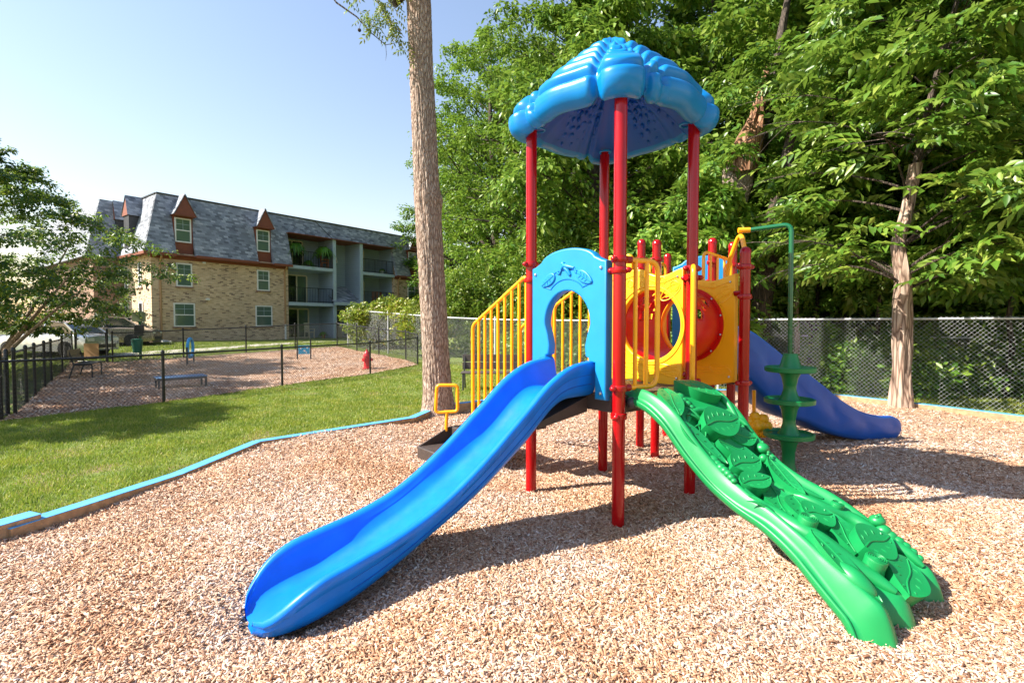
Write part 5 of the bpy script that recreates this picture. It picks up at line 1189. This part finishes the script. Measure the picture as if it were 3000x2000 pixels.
holes = [(a, s, r_) for a, s, r_ in [(.55, .30, .035), (.75, .42, .05), (.95, .30, .028), (1.1, .5, .04), (.62, .62, .03), (.88, .72, .045), (1.25, .68, .03), (.5, .85, .03), (1.05, .88, .03), (2.1, .3, .04), (2.3, .5, .05), (2.5, .35, .03), (2.2, .72, .035), (2.45, .8, .045), (1.9, .55, .03), (2.65, .62, .03), (1.6, .4, .03), (1.55, .75, .035), (.3, .55, .05), (.25, .8, .03), (2.85, .45, .05)]]
vs = []; fs = []
for i in range(NS + 1):
    s = .037 + (TL - .074) * i / NS; R1 = TR + .022 * math.sin(math.pi * i / NS)
    for k in range(NH):
        a = 2 * math.pi * k / NH; vs.append(tuple(hc + nRB * s + wRB * R1 * math.cos(a) + Z * R1 * math.sin(a)))
for i in range(NS):
    for k in range(NH):
        a = 2 * math.pi * (k + .5) / NH; s = .037 + (TL - .074) * (i + .5) / NS
        if any(math.hypot((a - ha) * TR, s - hs * .66) < hr * 1.15 for ha, hs, hr in holes): continue
        fs.append((i * NH + k, i * NH + (k + 1) % NH, (i + 1) * NH + (k + 1) % NH, (i + 1) * NH + k))
m = MB().add(vs, fs); tun = pp('crawl_tube', m, M_REDPL, ang=60); so = tun.modifiers.new('shell', 'SOLIDIFY'); so.thickness = .012
for s in (.042, TL - .042):
    m = MB(); c = hc + nRB * s; rws = []
    for dr, ds in ((.0, -.006), (.045, -.006), (.045, .006), (.0, .006)): rws.append([tuple(c + nRB * ds + wRB * (TR - .005 + dr) * math.cos(a) + Z * (TR - .005 + dr) * math.sin(a)) for a in np.linspace(0, 2 * math.pi, 56, endpoint=False)])
    m.grid(rws, closed_u=True, closed_v=True); fl = pp('flange', m, M_REDPL, tun); m = MB(); sg_ = -1 if s > .5 else 1
    for k in range(12): a = .26 + k * math.pi / 6; m.ball(c + nRB * .008 * sg_ + wRB * (TR + .022) * math.cos(a) + Z * (TR + .022) * math.sin(a), .013, n=8, m=5)
    pp('flange_bolt', m, M_STEEL, tun)
# clamps' sleeves holding the panels
m = MB()
for p, d, zz in ((R, wRB, 2.1), (R, wRB, 1.2), (B, -wRB, 2.1), (Q[1], wRB, 2.02), (R + V(0, 0, 0), -uFR, 2.145), (F, uFL, 2.145), (L, -uFL, 2.135)): m.tube([p + d * .05 + Z * zz, p + d * .11 + Z * zz], .028, 10)
pp('panel_sleeve', m, M_RED)
# --- second deck rails, arch, back panels
def barrail(a, b, z0, z1, nb, r=.02, drop=.0):
    d = (b - a); L_ = d.length; d.normalize(); m = MB(); m.tube(fillet([a + d * .07 + Z * z0, a + d * .07 + Z * z1, b - d * .07 + Z * (z1 - drop), b - d * .07 + Z * (z0 - drop)], .09, 6), r, 10)
    for k in range(1, nb + 1): q = a + d * (.07 + (L_ - .14) * k / (nb + 1)); m.tube([q + Z * (z1 - drop * k / (nb + 1)), q + Z * (z0 - drop * k / (nb + 1))], r * .8, 8)
    return pp('bar_rail', m, M_YPAINT)
barrail(V(2.20, 5.95, 0), V(2.80, 6.42, 0), 1.2, 2.55, 3, drop=.06); barrail(V(1.78, 6.95, 0), V(2.30, 7.5, 0), 1.2, 2.56, 3)
pb = wavy(.42, 1.3, 2.62, (.21, 1.9, .12), M_YEL, 'back_panel', V(1.66, 6.98, 0), V(-.62, .55, 0).normalized(), 1)
arch_panel(V(2.72, 6.98, 0) + V(-.42, .28, 0), V(.82, -.40, 0).normalized(), V(.4, .9, 0),   .84, 1.2, 2.50, 2.64, M_SKYBLUE, M_BLUE, zc=1.95)
m = MB(); aa, ab = V(2.68, 5.80, 0), V(2.84, 6.44, 0); mid_ = (aa + ab) / 2
m.tube(fillet([aa + V(-.02, -.02, 0) + Z * 1.12, aa + V(-.02, -.02, 0) + Z * 2.45, mid_ + V(-.06, -.1, 0) + Z * 2.80, ab + V(-.2, -.2, 0) + Z * 2.40, ab + V(-.2, -.2, 0) + Z * 1.2], .16, 8), .027, 12)
ar = pp('climber_arch', m, M_YPAINT); m = MB(); jt = mid_ + V(-.06, -.1, 0) + Z * 2.80; m.tube([jt + V(-.03, 0, 0), jt + V(.10, -.02, 0)], .031, 12); pp('arch_fitting', m, M_YPAINT, ar)
SP = V(3.17, 5.76, 0); m = MB(); m.tube(fillet([jt + V(.09, -.018, 0), V(3.15, 5.75, 2.82), V(3.165, 5.76, 1.28)], .09, 8), .026, 12); sp_ = pp('spiral_climber', m, M_DGREEN)
m = MB(); pf = []
for z0 in (.10, .475, .85):
    pf += [(.072, z0 - .13), (.085, z0 - .06), (.115, z0 - .005), (.12, z0 + .0)]
prof2 = [(.10, -.05), (.10, .0), (.13, .004), (.125, .015), (.085, .02), (.068, .10), (.068, .24), (.072, .245), (.085, .32), (.115, .395), (.24, .40), (.262, .41), (.265, .455), (.25, .462), (.232, .435), (.12, .44), (.085, .50), (.068, .56), (.068, .625), (.071, .63), (.085, .72), (.115, .785), (.24, .79), (.262, .80), (.265, .845), (.25, .852), (.232, .825), (.12, .83), (.085, .89), (.068, .95), (.068, 1.0), (.071, 1.005), (.085, 1.08), (.115, 1.145), (.24, 1.15), (.262, 1.16), (.265, 1.205), (.25, 1.212), (.232, 1.185), (.125, 1.19), (.10, 1.25), (.078, 1.335), (.074, 1.36), (.03, 1.362)]
m.lathe(prof2, tuple(SP), 40); pp('disc_steps', m, M_DISC, sp_, ang=40)
m = MB(); m.lathe([(.2, .004), (.2, .014), (.07, .016)], tuple(SP), 24); pp('foot_plate', m, M_DISC, sp_)
# --- slide 2
zr2 = smoothcurve([0, .25, .5, .83, 1.14, 1.5, 1.88, 2.27, 2.60, 2.88, 3.03, 3.12, 3.20], [1.68, 1.60, 1.46, 1.25, 1.07, .85, .61, .44, .37, .34, .26, .14, .01])
zb2 = smoothcurve([0, .2, .5, .7, .97, 1.3, 1.55, 2.05, 2.5, 3.34], [1.10, 1.0, .76, .60, .44, .33, .22, .07, .0, -.03])
d2 = V(.949, .316, 0).normalized(); l2 = V(-d2.y, d2.x, 0)
pp('wave_slide', slide_mesh(V(2.75, 6.75, 0), d2, l2, zr2, zb2, 3.18, .30, 2.86, .32, wave=True), M_BLUE2, ang=50)
# --- stairs with yellow rails
nLB = V(-.637, .771, 0); 
def stair_rail(p, s0_, s1_, z_hi, z_lo, zb_hi, zb_lo, n, name='stair_rail'):
    m = MB(); a = p + nLB * s0_; b = p + nLB * s1_
    m.tube(fillet([a + Z * zb_hi, a + Z * z_hi, b + Z * z_lo, b + Z * zb_lo], .07, 6), .021, 10)
    for k in range(1, n): t = k / n; q = a.lerp(b, t); m.tube([q + Z * (z_hi + (z_lo - z_hi) * t), q + Z * (zb_hi + (zb_lo - zb_hi) * t)], .0165, 8)
    m.tube([a + Z * (zb_hi + .02), b + Z * (zb_lo + .02)], .018, 8); return pp(name, m, M_YPAINT)
stair_rail(L, .07, 1.02, 2.19, 1.68, 1.15, .62, 8); stair_rail(B, .07, .80, 2.30, 1.92, 1.15, .75, 5); stair_rail(B, .86, 1.46, 1.98, 1.64, .75, .50, 4)
for k in range(4):
    c = (L + B) / 2 + nLB * (.18 + .26 * k) - uFR * .14 + V(0, 0, .90 - .21 * k); m = MB(); m.box(tuple(c), (.66, .27, .05), rz=math.atan2(uFR.y, uFR.x)); m.box(tuple(c + nLB * -.12 + V(0, 0, .07)), (.66, .02, .12), rz=math.atan2(uFR.y, uFR.x)); pp('stair_tread', m, M_BROWN)
e1 = -nLB; tc0 = V(-1.18, 6.24, 0); Mt = frame(tuple(tc0), e1, uFR); up_ = 1 if Mt.to_3x3().col[2].z > 0 else -1
def tb2(m, a, b): m.box2((a[0], a[1], a[2] * up_), (b[0], b[1], b[2] * up_), Mt)
m = MB(); tb2(m, (0, 0, -.05), (.62, .47, .18)); ts = pp('transfer_step', m, M_BROWN, bevel=.012)
m = MB(); tb2(m, (0, .475, -.05), (.62, 1.0, .37)); pp('transfer_deck', m, M_BROWN, bevel=.012)
m = MB(); m.add([Mt @ V(.0, .02, .181 * up_), Mt @ V(.0, .47, .181 * up_), Mt @ V(.0, .47, .37 * up_), Mt @ V(.02, .02, .181 * up_), Mt @ V(.02, .47, .181 * up_), Mt @ V(.02, .47, .37 * up_)], [(0, 1, 2), (5, 4, 3), (0, 3, 4, 1), (1, 4, 5, 2), (2, 5, 3, 0)]); pp('step_gusset', m, M_BROWN, ts)
m = MB()
def hp(px, py): return at(px, py, 6.5)
m.tube(fillet([hp(1309, 1128), hp(1280, 1128), hp(1276, 1208), hp(1341, 1205), hp(1340, 1128), hp(1309, 1128)], .05, 6), .022, 10); m.tube([hp(1309, 1207), hp(1307, 1262)], .022, 10); pp('step_handle', m, M_YPAINT)
# --- flower talk tube
fc = at(2218, 1246, 6.05); m = MB(); m.tube([fc + V(-.02, .05, .42), fc + V(-.015, .05, 0), fc + V(-.01, .06, -.56)], .022, 10); tb = pp('talk_tube', m, M_YPAINT)
m = MB(); Mf = frame(tuple(fc), (.95, -.30, 0), (0, 0, 1))
for k in range(7): a = k * 2 * math.pi / 7; m.ball((.105 * math.cos(a), .105 * math.sin(a), 0), .065, (1, 1, .75), 14, 8, Mf)
m.ball((0, 0, .01), .10, (1, 1, .6), 16, 8, Mf); m.ball((0, 0, .05), .06, (1, 1, .6), 16, 8, Mf); pp('flower_mouthpiece', m, M_YEL, tb)
# --- green climbing ramp
CS = [-.1, 0, .17, .41, .67, .86, 1.04, 1.29, 1.49, 1.68, 1.82, 1.92, 2.06]; CZ = [1.075, 1.075, 1.065, .955, .72, .575, .485, .405, .30, .17, .075, .01, -.09]
cz = smoothcurve(CS, CZ); ca = V(.5, -.866, 0); cl = V(.866, .5, 0); c0 = V(1.0, 4.32, 0) + cl * .39
def cn(s):
    e = .02; tz = (cz(s + e) - cz(s - e)) / (2 * e); tz = max(-1.6, min(.3, tz)); n = V(0, 0, 1) - ca * tz; return n.normalized(), (ca + V(0, 0, tz)).normalized()
def cp(s, l, h):
    n, t = cn(s); return c0 + ca * s + cl * l + V(0, 0, cz(s)) + n * h
def rail_h(s, l):
    """height of the ramp surface above its centre line"""
    w_ = .36 + .02 * math.sin(s * 5) + .05 * max(0, s - 1.6)
    x = abs(l) / w_; rl = .080 * math.exp(-((x - .96) / .13) ** 2)
    low = (.022 + .03 * max(0, min(1, (s - 1.3) / .4))) * (1 - min(1, x) ** 4)
    k = .022 * math.sin(7 * l + 2.2 * s) * math.cos(3.1 * s - 4 * l) + .012 * math.sin(11 * s + 9 * l)
    toe = .085 * max(0, min(1, (s - 1.55) / .3)) * (math.exp(-((l + .31) / .10) ** 2) + .85 * math.exp(-((l + .08) / .10) ** 2) + .8 * math.exp(-((l - .33) / .09) ** 2)) 
    return rl * (1 - .35 * max(0, min(1, (s - 1.7) / .3))) + low + k * (1 - min(1, x) ** 6) + toe * .9
def ramp_mesh():
    rows = []; NSs = 110; NL = 64
    for i in range(NSs + 1):
        s = -.06 + 2.10 * i / NSs; W_ = .40 + .015 * math.sin(s * 4.2) + .07 * max(0, s - 1.5); row = []
        for k in range(NL + 1):
            l = -W_ + 2 * W_ * k / NL; e = abs(l) / W_
            end = 1.935 - .06 * math.exp(-((l + .20) / .045) ** 2) - .22 * math.exp(-((l - .13) / .075) ** 2) - .03 * min(1, max(0, (l - .15) / .15))
            q = max(0, (s - (end - .12)) / .12); drop = -.22 * min(1.5, q) ** 2.2
            row.append(tuple(cp(s, l, rail_h(s, l) - .055 * max(0, (e - .90) / .10) ** 2) + V(0, 0, drop)))
        # wrap round the sides and underneath
        rr = [tuple(cp(s, W_ + x_, h_) + V(0, 0, drop)) for x_, h_ in ((.010, -.005), (.012, -.03), (.006, -.055), (-.012, -.075), (-.05, -.085))] + [tuple(cp(s, 0, -.06) + V(0, 0, drop))] + [tuple(cp(s, -W_ - x_, h_) + V(0, 0, drop)) for x_, h_ in ((-.05, -.085), (-.012, -.075), (.006, -.055), (.012, -.03), (.010, -.005))]
        rows.append(row + rr)
    mb = MB().grid(rows, closed_u=True); n = len(rows[0]); mb.f.append(tuple(range(n))); return mb
cr = pp('climbing_ramp', ramp_mesh(), M_GREEN, ang=180)
rel = MB(); slit = MB()
def leaf_relief(a, b, w_, th, ped=0.0, tilt=0.0):
    """a raised leaf from base a=(s,l) to tip b, w_ wide"""
    a = Vector((a[0], a[1])); b = Vector((b[0], b[1])); d = b - a; L_ = d.length; d /= L_; p = Vector((-d.y, d.x)); rows = []; n = 22
    def S(t): return math.sin(math.pi * min(1, max(0, t)) ** .85) ** .8
    hb = max(rail_h(*(a + d * L_ * .5)), -.01)
    def pt(t, x, h):
        q = a + d * (L_ * t) + p * (x * w_ / 2 * S(t)); return cp(q.x, q.y, hb + ped + th * (1 - .25 * abs(x) ** 2) * 1.0 + h + tilt * (t - .5) + .016 * x * x)
    for i in range(n + 1):
        t = i / n; rows.append([tuple(cp(*(a + d * (L_ * t) + p * (x * w_ / 2 * S(t) * f_)), -.03)) if lvl == 0 else tuple(pt(t, x, 0)) for lvl, x, f_ in [(0, -1, .86), (1, -1.0, 1), (1, -.72, 1), (1, -.35, 1), (1, -.04, 1), (1, .04, 1), (1, .35, 1), (1, .72, 1), (1, 1.0, 1), (0, 1, .86)]])
    rel.grid(rows)
    rel.tube([pt(.03 + .94 * k / 10, .12 * math.sin(k * .6), .002) for k in range(11)], .0050, 6)
    m_ = max(3, int(L_ / .07))
    for k in range(m_):
        t = .18 + .62 * k / (m_ - 1)
        for x in (-.5, .5):
            q0 = pt(t, x * .70, .0005); q1 = pt(t + .045, x * 1.3, .0005); rel.tube([q0, q0.lerp(q1, .5), q1], [.001, .0065, .001], 6)
for a, b, w_, th, ped in [((.157, -.16), (.457, -.34), .15, .05, .05), ((.082, .06), (.361, .277), .19, .05, .06), ((.544, -.173), (.528, .238), .17, .05, .07), ((.47, -.36), (.80, -.20), .13, .04, .03), ((.60, .03), (.665, .315), .14, .045, .03), ((.63, -.10), (.82, .161), .14, .045, .03), ((.831, -.20), (.826, .127), .16, .05, .055), ((.80, .28), (1.21, .12), .12, .04, .03), ((.989, -.30), (.994, .013), .15, .05, .075), ((1.003, .03), (1.303, -.22), .16, .045, .03), ((1.183, .02), (1.40, -.17), .15, .045, .03), ((1.33, -.12), (1.385, .10), .16, .05, .05), ((1.37, .12), (1.60, -.05), .15, .045, .04), ((1.60, -.04), (1.60, .27), .17, .05, .08), ((1.44, -.30), (1.83, -.30), .11, .04, .03), ((1.72, .22), (1.86, -.08), .17, .05, .06)]:
    leaf_relief(a, b, w_ * 1.22, th * .7, ped * (.8 if ped >= .055 else .35))
def stump(s, l, r_, h):
    M_ = frame(tuple(cp(s, l, rail_h(s, l) - .02)), ca + V(0, 0, -.3), cl); k = 1 if M_.to_3x3().col[2].z > 0 else -1
    rel.lathe([(r_ * 1.15, 0), (r_ * .98, h * k * .5), (r_, h * k * .92), (r_ * .93, h * k)], (0, 0, 0), 22, M_)
    for q in (.25, .45, .65, .82): rel.tube([M_ @ V(r_ * q * math.cos(t), r_ * q * math.sin(t), (h + .002) * k) for t in np.linspace(0, 2 * math.pi, 18, endpoint=False)], .0028, 5, closed=True)
stump(1.40, -.21, .058, .11); stump(1.355, .238, .042, .09); stump(1.70, -.065, .06, .12)
def bug(pts, r_, n):
    for k in range(n):
        t = k / (n - 1); s = pts[0][0] * (1 - t) + pts[1][0] * t; l = pts[0][1] * (1 - t) + pts[1][1] * t; q = r_ * (1.15 if k == 0 else .92 - .35 * t * t); rel.ball(cp(s, l, rail_h(s, l) + q * .25), q * 1.08, (1, 1, .9), 14, 8)
bug([(.26, -.08), (.40, -.045)], .038, 5); bug([(.753, -.29), (.95, -.33)], .036, 7); bug([(1.56, .34), (1.74, .36)], .04, 6)
rel.ball(cp(.74, .30, rail_h(.74, .30) + .02), .055, (1, 1, .8)); rel.ball(cp(.80, .25, rail_h(.80, .25) + .03), .036); rel.ball(cp(.795, .265, .10), .012); rel.ball(cp(.81, .24, .10), .012)
rel.ball(cp(1.51, .35, rail_h(1.51, .35) + .03), .05, (1, 1, .8)); rel.ball(cp(1.50, .33, .15), .016); rel.ball(cp(1.50, .37, .15), .016)
for pts, r0 in [([(.48, -.24), (.42, -.12), (.40, .02), (.46, .16), (.54, .24), (.62, .28)], .036), ([(.10, -.27), (.30, -.26), (.6, -.27), (.9, -.265), (1.15, -.25)], .022), ([(1.02, -.30), (1.2, -.25), (1.4, -.25), (1.6, -.17), (1.72, -.12), (1.82, -.10)], .06), ([(1.15, .10), (1.3, .16), (1.42, .28), (1.55, .30), (1.68, .33), (1.78, .33)], .05), ([(.70, .34), (.9, .22), (1.1, .20), (1.25, .28)], .03), ([(.10, .30), (.3, .34), (.55, .30)], .03), ([(.93, -.16), (.89, -.22), (.98, -.27)], .04), ([(.38, .10), (.50, .30), (.62, .33)], .022), ([(.55, -.12), (.75, -.16), (1.0, -.08), (1.2, -.1)], .018), ([(1.60, -.31), (1.70, -.31), (1.80, -.29)], .06), ([(1.55, .16), (1.62, .14), (1.70, .10)], .05)]:
    P_ = [V(*p, 0) for p in pts]; xs = np.linspace(0, len(P_) - 1, 22); fx_ = smoothcurve(range(len(P_)), [p.x for p in P_]); fy_ = smoothcurve(range(len(P_)), [p.y for p in P_])
    rel.tube([cp(fx_(x), fy_(x), rail_h(fx_(x), fy_(x)) + .004) for x in xs], [r0 * (.06 + .94 * math.sin(math.pi * (k + .3) / 21.6) ** .5) for k in range(22)], 10)
for s, l, an in [(.50, -.06, .6), (.50, -.06, 1.1), (.50, -.06, 1.7), (.50, -.06, 2.2), (.93, .06, .4), (.93, .06, 1.0), (.93, .06, 1.6), (1.25, -.30, .3), (1.25, -.3, .8)]:
    pts = [cp(s - .17 * q * math.cos(an), l - .17 * q * math.sin(an), rail_h(s, l) + .05 * math.sin(math.pi * q * .7)) for q in np.linspace(0, 1, 7)]; rel.tube(pts, [.014, .016, .015, .013, .010, .006, .002], 6)
pp('leaf_relief', rel, M_GREEN, cr, ang=45)

# ---------------------------------------------------------------- loose bark chips, grass
def chips(name, n, region, dens, zf, size, mat, seed):
    g = np.random.default_rng(seed); x0, x1, y0, y1 = region; P = []
    N = int(n); x = g.uniform(x0, x1, N); y = g.uniform(y0, y1, N); k = dens(x, y) > g.uniform(0, 1, N); x, y = x[k], y[k]; n = len(x)
    l = g.lognormal(math.log(size), .50, n); l = np.minimum(l, size * 2.1); w_ = np.minimum(l * g.uniform(.12, .36, n), size * .5); h = w_ * g.uniform(.15, .45, n)
    yaw = g.uniform(0, 2 * np.pi, n); pit = g.normal(0, .30, n); rol = g.normal(0, .35, n)
    cy, sy, cp_, sp_, cr_, sr = np.cos(yaw), np.sin(yaw), np.cos(pit), np.sin(pit), np.cos(rol), np.sin(rol)
    ax = np.stack([cy * cp_, sy * cp_, sp_], -1); up = np.stack([-cy * sp_ * cr_ + sy * sr, -sy * sp_ * cr_ - cy * sr, cp_ * cr_], -1); sd_ = np.cross(up, ax)
    c = np.stack([x, y, zf(x, y) + .003 + g.uniform(0, .010, n) + np.abs(sp_) * l * .25], -1)
    t = g.uniform(.35, 1.0, (n, 4)); v = []
    for i, (a, b, d) in enumerate([(-1, -1, -1), (1, -1, -1), (1, 1, -1), (-1, 1, -1), (-1, -1, 1), (1, -1, 1), (1, 1, 1), (-1, 1, 1)]):
        v.append(c + ax * (a * l / 2 * (t[:, i % 4] * .4 + .6))[:, None] + sd_ * (b * w_ / 2 * t[:, (i + 1) % 4])[:, None] + up * (d * h / 2)[:, None])
    v = np.stack(v, 1).reshape(-1, 3); f = np.array([(4, 5, 6, 7), (0, 1, 5, 4), (1, 2, 6, 5), (2, 3, 7, 6), (3, 0, 4, 7)])
    f = (f[None] + (np.arange(n) * 8)[:, None, None]).reshape(-1, 4)
    return tag(link(name, np_mesh(name, v, f), mat), kind='stuff')
def bed_d(x, y):
    d = np.hypot(x, y); vis = (np.abs(x) < 1.15 * y + 1.2) & (y > 1.3)
    q = (x - .546) * -.771 + (y - 4.666) * -.637; e = abs((x - .546) * -.637 + (y - 4.666) * .771)
    free = ~((q > 1.9) & (q < 2.77) & (e < .25 * np.clip((2.86 - q) / .3, 0, 1)))
    return in_poly(x, y, KERB) * free * vis * np.clip((5.0 / np.maximum(d, 2.8)) ** 1.5, .12, 1.6) / 1.6
chips('bark_chips', 1300000, (-5.2, 6.5, 1.3, 6.2), bed_d, mz, .028, M_CHIP, 3)
chips('bark_chips', 450000, (-5, 11.5, 6.2, 12.4), bed_d, mz, .035, M_CHIP, 4)
chips('dog_run_chips', 200000, (-17.5, -3.5, 8.7, 25), lambda x, y: in_poly(x, y, PEN) * np.clip(10 / y, .4, 1), penz, .048, M_CHIP, 5)
def grass(name, n, region, keep, hgt, seed, wd):
    g = np.random.default_rng(seed); x0, x1, y0, y1 = region; x = g.uniform(x0, x1, n); y = g.uniform(y0, y1, n)
    # clumps and thin patches
    cl_ = np.sin(x * 2.3 + np.sin(y * 1.7)) * np.sin(y * 2.9 + np.sin(x * 2.1)) + .5 * np.sin(x * 7.1 + y * 3.3)
    k = keep(x, y) & (g.uniform(-1.6, 1.4, n) < cl_ * .55 + .55); x, y, cl_ = x[k], y[k], cl_[k]; n = len(x)
    z = gz(x, y); h = hgt * g.uniform(.45, 1.25, n) * (1 + .28 * cl_); a = g.uniform(0, 6.28, n); w_ = wd * g.uniform(.6, 1.3, n); lean = h * g.uniform(.2, .9, n); la = g.uniform(0, 6.28, n)
    dx, dy = np.cos(a) * w_, np.sin(a) * w_; lx, ly = np.cos(la) * lean, np.sin(la) * lean
    v = np.stack([np.stack([x - dx, y - dy, z - .005], -1), np.stack([x + dx, y + dy, z - .005], -1), np.stack([x + dx * .7 + lx * .4, y + dy * .7 + ly * .4, z + h * .62], -1), np.stack([x + lx, y + ly, z + h], -1), np.stack([x - dx * .7 + lx * .4, y - dy * .7 + ly * .4, z + h * .62], -1)], 1).reshape(-1, 3)
    f = np.array([(0, 1, 2, 4)]); f = (f[None] + (np.arange(n) * 5)[:, None, None]).reshape(-1, 4); t = np.array([(4, 2, 3)]); t = (t[None] + (np.arange(n) * 5)[:, None, None]).reshape(-1, 3)
    f3 = np.concatenate([f[:, [0, 1, 2]], f[:, [0, 2, 3]], t]); return tag(link(name, np_mesh(name, v, f3), M_GRASS), kind='stuff')
KO = [(x * 1.02 + (-.10 if x < 0 else .08), y * 1.01 + .06) for x, y in KERB]
def lawn_keep(x, y): return ~in_poly(x, y, KO) & ~in_poly(x, y, PEN)
grass('grass', 330000, (-9.5, -1.2, 4.0, 12.0), lambda x, y: lawn_keep(x, y) & (x > -1.12 * y - .5), .042, 1, .0042)
grass('grass', 210000, (-8.5, 6.0, 9.0, 20.0), lambda x, y: lawn_keep(x, y) & (y < 18.3 - .87 * x) & ((y > 12) | (x > -1.2)), .050, 2, .0065)
grass('grass', 60000, (6.5, 12.0, 5.0, 12.5), lambda x, y: lawn_keep(x, y), .055, 3, .006)
grass('grass', 120000, (-22, -8, 15.0, 31.0), lambda x, y: lawn_keep(x, y) & (y < 27.6 + (x + 19.7) * 1.33), .055, 4, .012)
def fallen(loc, rz, label, col):
    m = MB(); pts = [(-.06, .0), (-.035, .028), (-.01, .020), (.005, .036), (.03, .022), (.06, .016), (.066, -.008), (.03, -.022), (.0, -.036), (-.02, -.018), (-.045, -.022)]
    n = len(pts); vs = [(p[0], p[1], .008 + 6 * p[0] ** 2 + 9 * p[1] ** 2) for p in pts] + [(0, 0, .006)]; m.add(vs, [(i, (i + 1) % n, n) for i in range(n)])
    o = m.build('fallen_leaf', col, None, ang=60); o.location = loc; o.rotation_euler = (0, 0, rz); return tag(o, label, 'leaf')
M_FALL = simple('yellow_fallen_leaf', (.55, .50, .06), .5)
fallen((.45 - .93 + .06, 2.55, -.055), .1, 'single yellow fallen leaf on the bark chips in the foreground', M_FALL)
